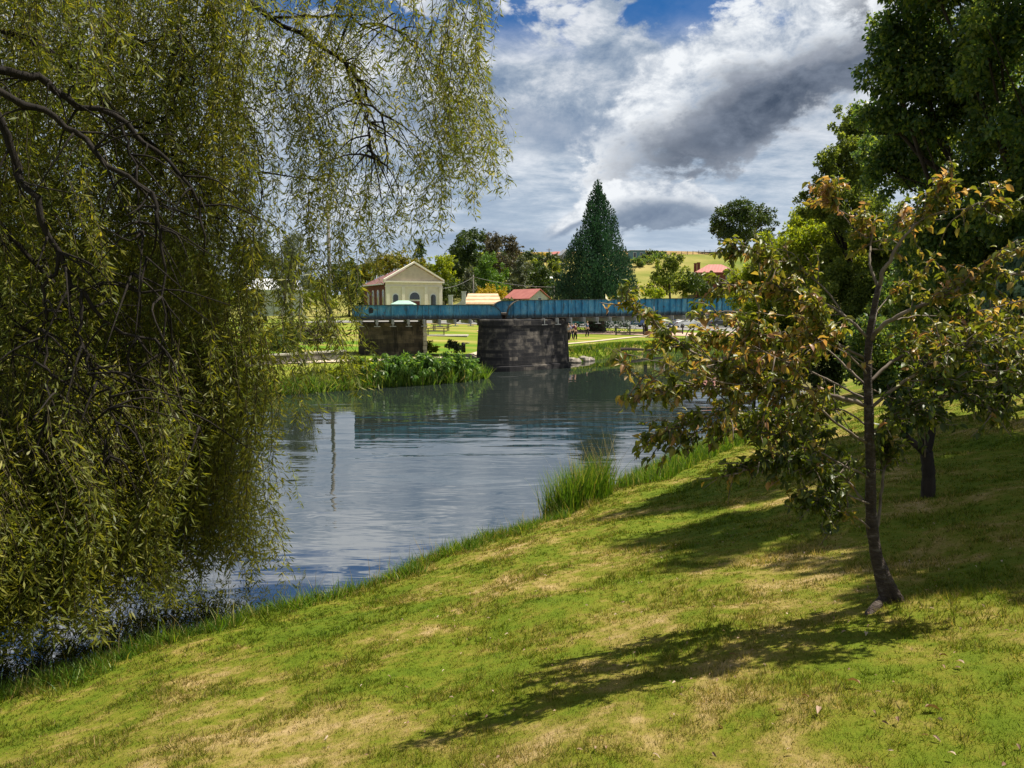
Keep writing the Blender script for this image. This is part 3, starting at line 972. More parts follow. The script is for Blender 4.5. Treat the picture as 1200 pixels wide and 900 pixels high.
def bg_tree(name, label, cat, px, D, rows, mat, bark='bark', group=None, dens=1.0, seed=1, tr=None, leafpx=2.6, **kw):
    rows = [(a, b, D + (k % 3 - 1) * 0.02 * D, rx, ry) for k, (a, b, rx, ry) in enumerate(rows)]
    lobes = px_lobes(rows)
    area = sum(math.pi * r[3] * r[4] for r in rows)
    n = int(max(900, area * 2.4 * dens))
    base = ground_at(px, D)
    hgt = max(r[2] + r[5] for r in lobes) - base[2]
    return tree(name, label, cat, base, lobes, n, leafpx * D / 900, L[mat], bark, tr if tr is not None else max(0.05, hgt * 0.022), group, seed=seed, limbs=D < 130, extra_sub=1, **kw)


# giant conifer: cone of billowing sprays
def conifer():
    D = 95.0
    base = ground_at(698, D)
    b = np.array(base)
    root = empty('conifer_tree', base, 0, 'giant dark green conical conifer towering behind the bridge', 'tree')
    g = np.random.default_rng(5)
    top = P(701, 214, D)
    zb = b[2] + 1.9
    Hh = top[2] - zb
    rmax = 58 / 900 * D
    pos, outs, tips = [], [], []
    for ring, (f, nb) in enumerate([(0.02, 13), (0.11, 12), (0.21, 11), (0.31, 10), (0.41, 9), (0.51, 8), (0.60, 7), (0.69, 6), (0.77, 5), (0.84, 5), (0.91, 4), (0.97, 3)]):
        for b_ in range(nb):
            ff = min(0.985, max(0.0, f + g.normal(0, .022)))
            prof = (1 - ff) ** 0.82 * g.uniform(.86, 1.06) * (1.0 if ff > 0.08 else 0.86 + 1.7 * ff)
            a = 2 * math.pi * (b_ + .5 * (ring % 2) + g.normal(0, .18)) / nb
            cr_ = (0.38 + 1.35 * (1 - ff)) * g.uniform(0.6, 1.4)
            rad = max(0.0, rmax * prof - cr_ * 0.85)
            c = np.array([math.cos(a) * rad + (top[0] - b[0]) * ff, math.sin(a) * rad, zb - b[2] + Hh * ff * 0.955])
            m = int(150 * (0.4 + cr_ ** 1.9))
            dd = norm(g.normal(0, 1, (m, 3)) + np.array([math.cos(a), math.sin(a), .25]) * .7)
            rr = g.random((m, 1)) ** 0.22
            p = c + dd * rr * np.array([cr_, cr_, cr_ * 1.9]) + np.array([0, 0, cr_ * .35])
            pos.append(p)
            outs.append(dd)
    # inner core keeps it opaque
    m = 16000
    f = 1 - np.sqrt(g.random(m))
    a = g.uniform(0, 2 * math.pi, m)
    rad = rmax * 0.80 * (1 - f) ** 0.82 * g.random(m) ** 0.5
    pos.append(np.stack([np.cos(a) * rad + (top[0] - b[0]) * f, np.sin(a) * rad, zb - b[2] + Hh * f * 0.97], -1))
    outs.append(np.stack([np.cos(a), np.sin(a), 0 * a + .2], -1))
    pos, outs = np.concatenate(pos), norm(np.concatenate(outs))
    m = len(pos)
    ax = outs * 0.7 + np.array([0, 0, 1.1]) + g.normal(0, .45, (m, 3))
    nm = outs + g.normal(0, .24, (m, 3))
    ln = g.uniform(0.20, 0.38, m)
    scatter('crown', LEAF4, pos, ax, nm, ln, ln * 0.5, g.random(m), L['conifer'], root)
    mb = MB()
    mb.tube([(0, 0, -.3), (0, 0, .6), (0.05, 0, 3), (0, 0, 9), (top[0] - b[0], 0, 15)], [1.6, 1.15, 0.95, 0.6, 0.12], 12, 0.08)
    mb.build('trunk', M['bark'], root)


conifer()

BG = 'trees of the town behind the bridge'
bg_tree('willow_tree', 'grey green weeping tree glimpsed through the hanging willow strands', 'tree', 342, 78,
        [(342, 300, 20, 26), (350, 325, 22, 24), (330, 318, 16, 26), (345, 285, 14, 16)], 'greygreen', 'greybark', BG, seed=21, droop=0.8, wide=0.3)
bg_tree('gold_tree', 'round tree with golden top behind the church roof', 'tree', 450, 172,
        [(436, 318, 16, 16), (452, 312, 18, 15), (470, 312, 18, 14), (425, 328, 12, 14), (487, 316, 12, 14)], 'goldtop', 'bark', BG, seed=22)
bg_tree('pine_tree', 'dark pointed tree just behind the church pediment', 'tree', 492, 190,
        [(490, 305, 9, 18), (493, 290, 5, 12), (482, 315, 9, 12)], 'dark', 'bark', BG, seed=23)
bg_tree('garden_tree', 'green tree at the left corner of the church', 'tree', 410, 165,
        [(408, 335, 16, 22), (420, 345, 14, 16), (398, 325, 14, 18), (412, 318, 10, 12)], 'mid', 'bark', BG, seed=24)
bg_tree('lime_tree', 'yellow green tree to the right of the church gable', 'tree', 515, 178,
        [(512, 316, 15, 16), (524, 306, 10, 10), (505, 326, 12, 12), (520, 328, 14, 12)], 'lime', 'bark', BG, seed=25)
bg_tree('oak_tree', 'tall dark green rounded tree on the skyline left of the gum tree', 'tree', 545, 200,
        [(545, 285, 17, 15), (556, 275, 14, 9), (537, 300, 13, 16), (550, 310, 20, 22), (530, 322, 16, 20)], 'dark', 'bark', BG, seed=26)
bg_tree('gum_tree', 'brownish open gum tree on the skyline', 'tree', 585, 205,
        [(577, 284, 12, 12), (594, 284, 14, 11), (602, 294, 9, 8), (583, 302, 16, 18), (598, 310, 12, 14), (570, 278, 8, 7)], 'gum', 'greybark', BG, seed=27, dens=0.8)
bg_tree('poplar_tree', 'bright green dome shaped tree below the gum tree', 'tree', 573, 165,
        [(573, 312, 15, 16), (566, 326, 15, 16), (581, 326, 14, 16), (574, 338, 20, 12)], 'bright', 'bark', BG, seed=28)
bg_tree('grey_shrub', 'slim grey green shrub beside the tan roof', 'shrub', 550, 158,
        [(549, 325, 7, 14), (551, 338, 11, 12), (545, 342, 9, 10)], 'greygreen', 'bark', BG, seed=29)
bg_tree('laurel_bush', 'dense green bush right of the church front', 'bush', 522, 155,
        [(522, 342, 12, 10), (534, 338, 9, 10), (516, 348, 9, 8)], 'mid', 'bark', BG, seed=30)
bg_tree('golden_bush', 'bright yellow bush behind the tan roof', 'bush', 575, 156,
        [(566, 342, 9, 6), (576, 340, 10, 7), (588, 344, 9, 7), (595, 349, 6, 5)], 'yellow', 'bark', BG, seed=31, leafpx=2.2)
bg_tree('round_hedge', 'low dark green hedge between the yellow bush and red roof', 'hedge', 592, 148,
        [(590, 354, 9, 4), (602, 353, 11, 4), (614, 352, 8, 4)], 'mid', 'bark', BG, seed=32)
bg_tree('scrub_tree', 'olive grey tree on the hillside above the red roof', 'tree', 612, 190,
        [(608, 325, 13, 16), (600, 335, 10, 12), (618, 315, 10, 10), (612, 306, 8, 7)], 'greygreen', 'greybark', BG, seed=33)
bg_tree('cypress_tree', 'dark bushy tree right above the red roofed cottage', 'tree', 634, 186,
        [(632, 322, 12, 13), (640, 328, 9, 14), (628, 335, 12, 10), (645, 338, 7, 12), (634, 312, 6, 7)], 'dark', 'bark', BG, seed=34)
bg_tree('skyline_bush', 'dark bush on the skyline beside the yellow hedge', 'bush', 622, hit(622, 308),
        [(622, 299, 9, 6), (630, 304, 8, 5), (615, 303, 6, 5)], 'dark', 'bark', BG, seed=35)
bg_tree('yellow_hedge', 'yellow topped hedge on the skyline left of the conifer', 'hedge', 633, hit(633, 304),
        [(628, 300, 5, 4), (634, 299, 5, 4), (640, 300, 4, 4)], 'yellow', 'bark', BG, seed=36, leafpx=2.0)
bg_tree('hill_shrub', 'small olive shrub below the skyline road', 'shrub', 648, hit(648, 318),
        [(648, 311, 7, 6), (655, 318, 6, 6)], 'olive', 'bark', BG, seed=37)
bg_tree('ash_tree', 'large olive tree on the slope right of the conifer', 'tree', 785, 150,
        [(783, 318, 17, 18), (775, 332, 16, 14), (795, 330, 16, 16), (788, 306, 12, 8), (765, 340, 10, 8)], 'olive', 'bark', BG, seed=38)
bg_tree('apple_tree', 'darker green round tree below the brick house', 'tree', 818, 150,
        [(815, 328, 14, 13), (826, 338, 14, 10), (806, 336, 12, 11)], 'mid', 'bark', BG, seed=39)
bg_tree('privet_bush', 'yellowish bush at the foot of the conifer', 'bush', 762, 140,
        [(760, 340, 10, 9), (771, 344, 9, 7)], 'lime', 'bark', BG, seed=40)
bg_tree('lemon_tree', 'bright yellow green tree in front of the brick house', 'tree', 866, 130,
        [(862, 328, 14, 10), (850, 338, 12, 9), (878, 335, 14, 12), (866, 345, 20, 10)], 'lime', 'bark', BG, seed=41)
bg_tree('lone_oak', 'lone broad dark oak standing on the hill crest', 'tree', 869, hit(869, 296),
        [(868, 252, 24, 17), (848, 258, 17, 15), (890, 255, 18, 16), (858, 273, 20, 13), (882, 275, 20, 13), (842, 271, 10, 10), (869, 241, 19, 9)], 'dark', 'bark', BG, seed=42, dens=1.0, tr=0.5)
bg_tree('hedge', 'dark clipped hedge running down from the blue house', 'hedge', 765, hit(765, 309),
        [(748, 306, 9, 5), (758, 304, 9, 5), (768, 302, 9, 5), (777, 300, 7, 4)], 'deep', 'bark', BG, seed=43, dens=1.6)
bg_tree('hilltop_hedge', 'thin green hedge along the crest by the blue house', 'hedge', 770, hit(770, 298),
        [(764, 296, 8, 2.2), (774, 297, 8, 2)], 'mid', 'bark', BG, seed=44)
bg_tree('park_tree', 'small dark tree whose bare trunk shows under the bridge', 'tree', 757, 92,
        [(748, 362, 12, 8), (765, 360, 12, 8)], 'dark', 'bark', BG, seed=45, tr=0.26)
bg_tree('far_bank_shrub', 'green shrub behind the low wall on the far bank', 'shrub', 332, 47,
        [(330, 402, 16, 14), (345, 396, 14, 14), (318, 398, 14, 16)], 'mid', 'bark', BG, seed=46)
bg_tree('laurel_shrub', 'dull olive shrub on the slope left of the abutment', 'shrub', 372, 52,
        [(366, 392, 18, 14), (385, 386, 14, 12), (352, 386, 14, 12)], 'gum', 'bark', BG, seed=47)
bg_tree('ivy_shrub', 'light green shrub growing against the abutment corner', 'shrub', 503, 55,
        [(499, 404, 7, 7), (507, 408, 7, 6)], 'lime', 'bark', BG, seed=48)
bg_tree('flower_shrub', 'rounded shrub with grey top beside the path under the bridge', 'shrub', 532, 56,
        [(530, 405, 8, 6), (537, 407, 6, 5)], 'greygreen', 'bark', BG, seed=49)
bg_tree('street_tree', 'dark tree behind the white building on the left', 'tree', 312, 120,
        [(300, 300, 26, 26), (285, 330, 26, 24), (320, 335, 16, 16)], 'dark', 'bark', BG, seed=50)
bg_tree('left_park_tree', 'broad olive park tree behind the hanging willow', 'tree', 200, 70,
        [(200, 300, 60, 50), (140, 330, 60, 50), (250, 340, 50, 40), (180, 360, 80, 40)], 'olive', 'bark', BG, seed=51)
bg_tree('bank_tree', 'mid green tree far back at the left edge', 'tree', 40, 60,
        [(40, 300, 70, 70), (-30, 330, 70, 60), (90, 350, 60, 50)], 'mid', 'bark', BG, seed=52)
bg_tree('maple_tree', 'golden green tree standing left of the utility pole', 'tree', 372, 140,
        [(372, 342, 14, 16), (384, 350, 12, 12), (360, 350, 14, 12)], 'lime', 'bark', BG, seed=53)

# lush plants under and left of the bridge, spilling into the water
for k, (px, D, rows, mt, lb) in enumerate([
    (410, 41.2, [(402, 440, 18, 11), (420, 434, 18, 13), (432, 446, 18, 9), (385, 446, 14, 8)], 'lime', 'yellowish waterside bush at the left end of the lush bank plants'),
    (452, 42.2, [(440, 431, 20, 15), (462, 428, 20, 14), (450, 444, 28, 10)], 'bankleaf', 'lush leafy plant mass at the water below the stone abutment'),
    (490, 42.9, [(480, 428, 20, 14), (500, 428, 18, 14), (488, 443, 26, 10)], 'bankleaf', 'glossy green plant mass in the middle of the far waterside'),
    (530, 44.4, [(518, 426, 17, 12), (536, 427, 17, 13), (526, 441, 22, 9)], 'bankleaf', 'rounded green waterside bush nearest the stone pier'),
    (556, 46.5, [(550, 431, 13, 11), (556, 440, 11, 8)], 'bankleaf', 'dark green plant tucked against the left side of the pier')]):
    bg_tree('waterside_bush', lb, 'bush', px, D, rows, mt, 'bark', 'bushes along the far waterside', seed=70 + k, leafpx=4.6, dens=1.3, wide=0.4, droop=0.5, tr=0.04)

# --- the wood on the right bank
big = [(1130, 70, 15.5, 85, 70), (1085, 120, 16, 60, 55), (1180, 190, 15, 80, 75), (1065, 185, 17, 50, 50), (1110, 270, 16.5, 70, 60), (1045, 75, 15.5, 34, 34), (1150, -60, 14.5, 100, 80),
       (1230, 60, 14, 110, 100), (1190, 300, 15.5, 80, 60), (1035, 130, 16, 28, 28), (1066, 20, 15.5, 38, 40), (1090, 350, 17.5, 60, 45), (1260, 200, 14, 90, 90), (1160, 370, 17, 70, 45),
       (1085, -40, 14.5, 60, 50), (1030, 190, 17, 24, 26)]
bl = px_lobes(big)
tree('broadleaf_tree', 'huge dark broadleaf tree filling the upper right corner', 'tree', (12.6, 16.6, H(12.6, 16.6)), bl, 150000, 0.10, L['deep'], 'bark', 0.42, seed=81, clumps=24, cr=0.40, droop=0.3, extra_sub=1, limb_k=.35)
ol = px_lobes([(1000, 195, 31, 34, 34), (985, 240, 30, 30, 30), (1025, 165, 32, 34, 34), (1015, 265, 30, 45, 40), (1045, 315, 30, 50, 40), (975, 190, 31, 16, 18), (1000, 330, 30, 50, 35), (960, 235, 31, 24, 26), (1000, 145, 32, 22, 22), (1010, 365, 30, 50, 34), (1065, 355, 29, 44, 40), (1090, 320, 29, 44, 40)])
tree('olive_tree', 'tall olive green tree leaning out left of the huge dark tree', 'tree', (15.5, 31.5, H(15.5, 31.5)), ol, 120000, 0.11, L['olive'], 'bark', 0.20, seed=82, clumps=22, cr=0.36, droop=0.3)
ye = px_lobes([(935, 295, 34, 42, 34), (905, 325, 35, 34, 28), (882, 362, 34, 26, 26), (955, 265, 35, 34, 24), (945, 350, 33, 50, 34), (985, 315, 33, 44, 38), (975, 275, 34, 34, 34), (910, 300, 35, 26, 22), (960, 390, 33, 45, 28), (925, 385, 34, 45, 25), (872, 320, 35, 18, 14)])
tree('spindle_bush', 'big yellow green bush beside the right end of the bridge', 'bush', (13.2, 35.5, H(13.2, 35.5)), ye, 84000, 0.125, L['lime'], 'bark', 0.12, seed=83, clumps=22, cr=0.36)
for k, (px, D, rows, mt, lb) in enumerate([
    (885, 33, [(868, 415, 22, 24), (890, 400, 26, 26), (905, 425, 26, 22)], 'dark', 'dark green bush hiding the right end of the bridge'),
    (955, 31, [(945, 415, 34, 30), (975, 405, 34, 30), (960, 440, 36, 20)], 'dark', 'dark shrub behind the left branches of the young cherry tree'),
    (1040, 28, [(1020, 405, 40, 35), (1055, 400, 40, 35), (1035, 440, 44, 22)], 'deep', 'dark shrub directly behind the young cherry trunk'),
    (1125, 26, [(1105, 410, 44, 36), (1145, 400, 44, 36), (1120, 445, 46, 22)], 'deep', 'dark shrub at the back of the lawn under the huge tree'),
    (1210, 22, [(1190, 420, 46, 34), (1230, 400, 50, 50)], 'deep', 'dark shrub at the right edge of the lawn')]):
    lob = px_lobes([(a, b, D + (j - 1) * 0.6, rx, ry) for j, (a, b, rx, ry) in enumerate(rows)])
    tree('understory_shrub', lb, 'shrub', ground_at(px, D), lob, 11000, 0.15, L[mt], 'bark', 0.08, 'shrubs at the edge of the wood', seed=90 + k, clumps=16)
si = px_lobes([(1185, 345, 14, 40, 30), (1165, 400, 14, 34, 24), (1215, 305, 14, 40, 34), (1200, 410, 14, 34, 24), (1225, 370, 14, 40, 40)])
tree('silvery_shrub', 'pale silvery green shrub at the right edge beside the cherry branches', 'shrub', ground_at(1225, 14), si, 3800, 0.17, L['silver'], 'bark', 0.06, seed=97, clumps=14, wide=0.35, droop=0.5)
# overhanging tree whose shade lies across the lawn
sh = [(8.4, 8.6, 11.0, 1.8, 1.5, 1.4), (9.6, 9.6, 11.6, 1.9, 1.6, 1.5), (8.8, 12.4, 12.4, 2.0, 1.7, 1.5), (10.4, 12.8, 12.2, 2.2, 1.9, 1.7), (11.8, 13.6, 12.4, 2.2, 2.0, 1.7), (12.0, 10.6, 11.4, 2.2, 2.2, 1.8), (10.4, 11.2, 13.2, 2.2, 2.2, 1.6)]
sh = [(a, b - 1.1, c, d, e, f) for a, b, c, d, e, f in sh]
tree('shade_tree', 'spreading tree at the right edge shading the lawn', 'tree', (11.8, 11.4, H(11.8, 11.4)), sh, 90000, 0.15, L['deep'], 'bark', 0.32, seed=98, clumps=16, cr=0.42)


# ------------------------------------------------------------------ the weeping willow at the left
def willow():
    g = np.random.default_rng(3)
    bx, by = -9.2, 3.0
    base = np.array([bx, by, H(bx, by)])
    root = empty('weeping_willow', base, 0, 'old weeping willow trailing olive yellow leaves over the water at left', 'tree')
    mb = MB()
    fork = np.array([-9.0, 4.9, 4.8])
    mb.tube(curve_pts([base + [0, 0, -.4], base + [.1, .5, 1.4], base + [.1, 1.2, 2.4], fork], 10) - base, np.linspace(.55, .38, 10), 14, 0.05)
    B = [
        ([(-330, 20, 7.2), (-90, 60, 8.6), (0, 82, 9.2), (50, 96, 9.5), (80, 118, 9.7), (135, 135, 9.9), (165, 165, 10.0), (210, 196, 10.1), (232, 240, 10.2), (240, 300, 10.2)], .095),
        ([(-330, 60, 7.4), (-60, 90, 8.6), (40, 125, 9.2), (80, 150, 9.4), (110, 177, 9.5), (160, 213, 9.6), (180, 237, 9.6), (187, 277, 9.6), (192, 350, 9.5), (190, 417, 9.4)], .070),
        ([(-330, 40, 7.4), (-60, 80, 8.8), (0, 150, 9.2), (17, 200, 9.3), (43, 237, 9.3), (67, 297, 9.4), (93, 340, 9.4), (133, 383, 9.5), (187, 403, 9.6), (213, 437, 9.6)], .085),
        ([(-330, -10, 7.8), (20, 40, 10.2), (150, 150, 11.2), (187, 177, 11.3), (213, 190, 11.3), (235, 214, 11.4), (262, 290, 11.4)], .06),
        ([(-400, -140, 7.8), (-60, -120, 9.6), (200, -50, 11.4), (320, 20, 12.0), (360, 45, 12.1), (410, 80, 12.2), (430, 110, 12.2), (450, 150, 12.2), (452, 200, 12.2)], .085),
        ([(320, 20, 12.0), (400, 20, 12.4), (470, 40, 12.5), (520, 90, 12.6), (535, 140, 12.6)], .032),
        ([(410, 80, 12.2), (428, 130, 12.1), (432, 170, 12.0), (420, 190, 12.0)], .024),
        ([(200, -50, 11.4), (300, -30, 12.4), (420, -50, 13.0), (520, -20, 13.2), (552, 40, 13.2)], .045),
        ([(-330, 220, 8.0), (-60, 280, 9.0), (20, 380, 9.3), (80, 440, 9.3), (120, 520, 9.2), (150, 590, 9.1)], .055),
        ([(-330, 120, 7.8), (-80, 190, 8.8), (60, 330, 9.4), (110, 420, 9.5), (200, 470, 9.6), (250, 520, 9.6)], .055),
        ([(-330, -80, 8.0), (-30, -30, 10.6), (140, 40, 11.8), (230, 70, 12.2), (290, 140, 12.3), (310, 240, 12.3)], .055),
        ([(150, 150, 11.2), (200, 130, 11.4), (215, 60, 11.6), (205, 20, 11.8)], .026),
        ([(135, 135, 9.9), (155, 190, 9.8), (165, 280, 9.7), (160, 360, 9.6)], .024),
        ([(93, 340, 9.4), (100, 420, 9.3), (130, 470, 9.2), (125, 560, 9.1)], .030),
        ([(67, 297, 9.4), (50, 380, 9.3), (60, 460, 9.1), (40, 560, 9.0)], .030),
        ([(-330, 300, 8.4), (-80, 420, 9.0), (-20, 520, 9.1), (40, 600, 9.1)], .05),
    ]
    near_limbs = (0, 1, 2, 3, 11, 12, 13, 14)            # these hang on the viewer's side of the curtain
    B = [([(a, b, c * (.95 if k in near_limbs and a > -100 else 1.0)) for a, b, c in ctrl], r) for k, (ctrl, r) in enumerate(B)]
    polys = []
    for ctrl, r in B:
        pts = curve_pts([P(*c) for c in ctrl], 26)
        pts += g.normal(0, 0.026, pts.shape)
        if ctrl[0][0] <= -200:
            pts = np.vstack([curve_pts([fork, (fork + pts[0]) / 2 + [0, 0, .15], pts[0]], 5)[:-1], pts])
        polys.append(pts)
        mb.tube(pts - base, r * .58 * np.linspace(1.3, .2, len(pts)), 7, 0.10)
    # crooked side branches
    for pts in polys[:]:
        for _ in range(20):
            i = int(g.integers(6, len(pts) - 2))
            if pts[i][0] > -1.4:
                continue
            s = pts[i]
            dirn = norm(g.normal(0, 1, 3) * [1, .5, .5] + [.3, 0, -.5])
            ln = g.uniform(.35, 1.1)
            c = [s, s + dirn * ln * .4 + g.normal(0, .05, 3), s + dirn * ln + [0, 0, -.25 * ln] + g.normal(0, .06, 3)]
            mb.tube(curve_pts(c, 7) - base, np.linspace(.016, .005, 7), 5)
    mb.build('trunk', M['willowbark'], root)

    bot_u = [-140, 0, 40, 80, 110, 150, 190, 220, 255, 290, 318, 335]
    bot_v = [800, 790, 735, 765, 755, 690, 748, 655, 715, 675, 690, 520]
    lobe_u = [335, 350, 390, 405, 440, 480, 505, 530, 548, 566]
    lobe_v = [450, 425, 445, 350, 320, 318, 300, 250, 245, 225]
    LP, LA, LR, tw = [], [], [], MB()
    tw_pts = []

    def strand(px, top, bot, d, drift, dens):
        n = max(5, int((bot - top) / 14))
        t = np.linspace(0, 1, n)
        ph = g.uniform(0, 6.28)
        xs = px + drift * (t ** 0.7) + g.uniform(2, 14) * np.sin(t * g.uniform(3, 8) + ph) * t + g.normal(0, 1.2, n)
        ys = top + (bot - top) * t
        xs = xs + (24 if px < 230 or px > 330 else 11) * (vnoise(ys + d * 40, np.full(n, px * .35), 60.0) - vnoise(np.array([top + d * 40]), np.array([px * .35]), 60.0)[0])
        dd = d + 0.22 * np.sin(t * 3 + ph)
        pts = np.array([P(a, b, c) for a, b, c in zip(xs, ys, dd)])
        tw_pts.append(pts)
        seg = np.linalg.norm(np.diff(pts, axis=0), axis=1)
        tot = seg.sum()
        m = int(tot / (0.025 if px < 330 else 0.030) * dens)
        u = np.sort(g.random(m) ** 0.85)
        cum = np.concatenate([[0], np.cumsum(seg)]) / tot
        q = np.stack([np.interp(u, cum, pts[:, k]) for k in range(3)], -1)
        a = g.uniform(0, 6.28, m)
        side = np.stack([np.cos(a), np.sin(a), 0 * a], -1)
        ax = side * g.uniform(.4, 1.1, (m, 1)) + np.array([0, 0, -1.0]) * g.uniform(.05, 1.1, (m, 1))
        q = q + side * g.uniform(0, g.choice([.03, .09]), (m, 1))
        LP.append(q)
        LA.append(ax)
        tone = np.clip(0.42 + 0.20 * g.normal() + g.normal(0, .2, m), 0, 1)
        LR.append(tone)

    for _ in range(4000):                                   # the dense curtain
        px = g.uniform(-140, 300) + g.normal(0, 13)
        lim = np.interp(px, bot_u, bot_v) * 1.0 - abs(g.normal(0, 46)) - 22 * (1 + vnoise(px, 0.0, 22.0)) + 8
        top = g.uniform(-150, min(480, lim - 120))
        bot = min(lim, top + g.uniform(110, 330))
        if g.random() < 0.30:
            bot = lim
            top = bot - g.uniform(120, 300)
        elif g.random() < 0.55:                              # short arching sprays
            bot = min(lim, top + g.uniform(50, 120))
        dmax = 4.05 * 900 / max(60.0, (bot - 362) * 1.06)
        strand(px, top, bot, min(g.uniform(9.0, 13.0) if px < 120 else g.uniform(10.4, 13.6), dmax * g.uniform(.90, .995)), g.normal(2, 24) if bot - top > 125 else g.normal(4, 42), g.uniform(.6, 1.3))
    for _ in range(800):                                    # the airy lobe reaching right
        px = g.uniform(322, 560)
        lim = np.interp(px, lobe_u, lobe_v) - abs(g.normal(0, 24)) + 4
        top = g.uniform(-130, max(-60, lim - 90))
        if vnoise(px, top, 46) < -0.05:
            continue
        bot = min(lim, top + g.uniform(70, 190))
        if 300 < px < 400 and top > 170 and g.random() < 0.45:
            continue
        strand(px, top, bot, g.uniform(11.2, 13.8), g.uniform(-4, 16) + (px - 430) * .05, g.uniform(.8, 1.35))
    for px, top, bot in [(322, 300, 452), (345, 330, 440), (360, 345, 415), (385, 330, 470), (392, 380, 468), (372, 300, 430), (335, 340, 380), (410, 300, 372), (330, 350, 500), (340, 360, 450), (400, 340, 455), (378, 360, 462), (352, 300, 452)]:
        for _ in range(3):
            strand(px + g.uniform(-10, 10), top + g.uniform(-20, 20), bot + g.uniform(-22, 4), g.uniform(9.6, 11.2), g.uniform(0, 22), 1.1)
    # twigs of all strands in one part
    tv, tf = [], []
    for pts in tw_pts:
        o = len(tv)
        n = len(pts)
        for i, p in enumerate(pts - base):
            r = 0.0055 * (1 - .7 * i / n)
            tv += [p + [r, 0, 0], p + [-r * .5, r * .87, 0], p + [-r * .5, -r * .87, 0]]
        for i in range(n - 1):
            for k in range(3):
                tf.append((o + 3 * i + k, o + 3 * i + (k + 1) % 3, o + 3 * i + 3 + (k + 1) % 3, o + 3 * i + 3 + k))
    tv = np.array(tv)
    tf = np.array(tf)
    me = np_mesh('twigs', tv, tf.ravel(), np.arange(len(tf)) * 4, np.full(len(tf), 4))
    link_mesh('twigs', me, M['wtwig'], root)
    LP, LA, LR = np.concatenate(LP), np.concatenate(LA), np.concatenate(LR)
    m = len(LP)
    ln = g.uniform(.07, .145, m)
    scatter('crown', LEAF4, LP - base, LA, g.normal(0, 1, (m, 3)), ln, ln * g.uniform(.14, .22, m), LR, L['willow'], root)
    print('willow leaves', m)


willow()


# ------------------------------------------------------------------ the young cherry in the foreground
def leafy(root, base, branches, trunk_mat, leaf_mat, g, leaf=(.06, .115), twigs=5, tl=(.16, .42), per=9, tone=0.45, spread=1.0, shift=0.0, narrow=False):
    mb, tb = MB(), MB()
    LP, LA, LR = [], [], []
    for bi, br in enumerate(branches):
        ctrl, r0, r1, f0, dens = br[:5]
        bt = (br[5] if len(br) > 5 else tone) + shift
        pts = curve_pts([P(*c) for c in ctrl], 6 * len(ctrl))
        n = len(pts)
        if r0 < .03:
            pts[1:] += np.cumsum(g.normal(0, .0035, (n - 1, 3)), axis=0)
        r0 = r0 if r0 > .03 else r0 * .66
        (mb if r0 > .03 else tb).tube(pts - base, np.linspace(r0, r1, n), 9 if r0 > .03 else 6, 0.08)
        if dens <= 0:
            continue
        T = norm(np.gradient(pts, axis=0))
        L_ = np.linalg.norm(np.diff(pts, axis=0), axis=1).sum()
        nt = max(1, int(twigs * dens * L_ * 1.6))
        for k in range(nt):
            f = f0 + (1 - f0) * (k + g.random()) / nt
            i = min(n - 1, int(f * (n - 1)))
            s = pts[i]
            d = norm(T[i] * g.uniform(.4, 1.0) + g.normal(0, .6, 3) + [0, 0, .22])
            ln = g.uniform(*tl) * (1.1 - .5 * f)
            c = curve_pts([s, s + d * ln * .5 + g.normal(0, .02, 3), s + d * ln + [0, 0, -.06 * ln / .3]], 6)
            tb.tube(c - base, np.linspace(.0048, .002, 6), 5)
            m = int(per * g.uniform(.6, 1.4))
            u = g.uniform(.25, 1.0, m)
            q = c[(u * 5).astype(int)] + g.normal(0, .012, (m, 3))
            ax = d * .45 + g.normal(0, .55, (m, 3)) * spread + [0, 0, -.55]
            LP.append(q)
            LA.append(ax)
            LR.append(np.clip(bt + g.normal(0, .13) + g.normal(0, .17, m), 0, 1))
        m = int(34 * dens * L_)
        u = g.uniform(f0, 1.0, m)
        q = pts[(u * (n - 1)).astype(int)] + g.normal(0, .012, (m, 3))
        LP.append(q)
        LA.append(g.normal(0, .6, (m, 3)) + [0, 0, -.6])
        LR.append(np.clip(bt + g.normal(0, .22, m), 0, 1))
    mb.build('trunk', M[trunk_mat], root)
    tb.build('branches', M['twig'], root)
    LP, LA, LR = np.concatenate(LP), np.concatenate(LA), np.concatenate(LR)
    m = len(LP)
    ln = g.uniform(leaf[0], leaf[1], m)
    nm = g.normal(0, .55, (m, 3)) + [0, 0, 1.0]
    scatter('crown', LEAF_BROAD, LP - base, LA, nm, ln, ln * (g.uniform(.38, .75, m) if narrow else g.uniform(.7, .95, m)), LR, L[leaf_mat], root)
    print('leaves', m)


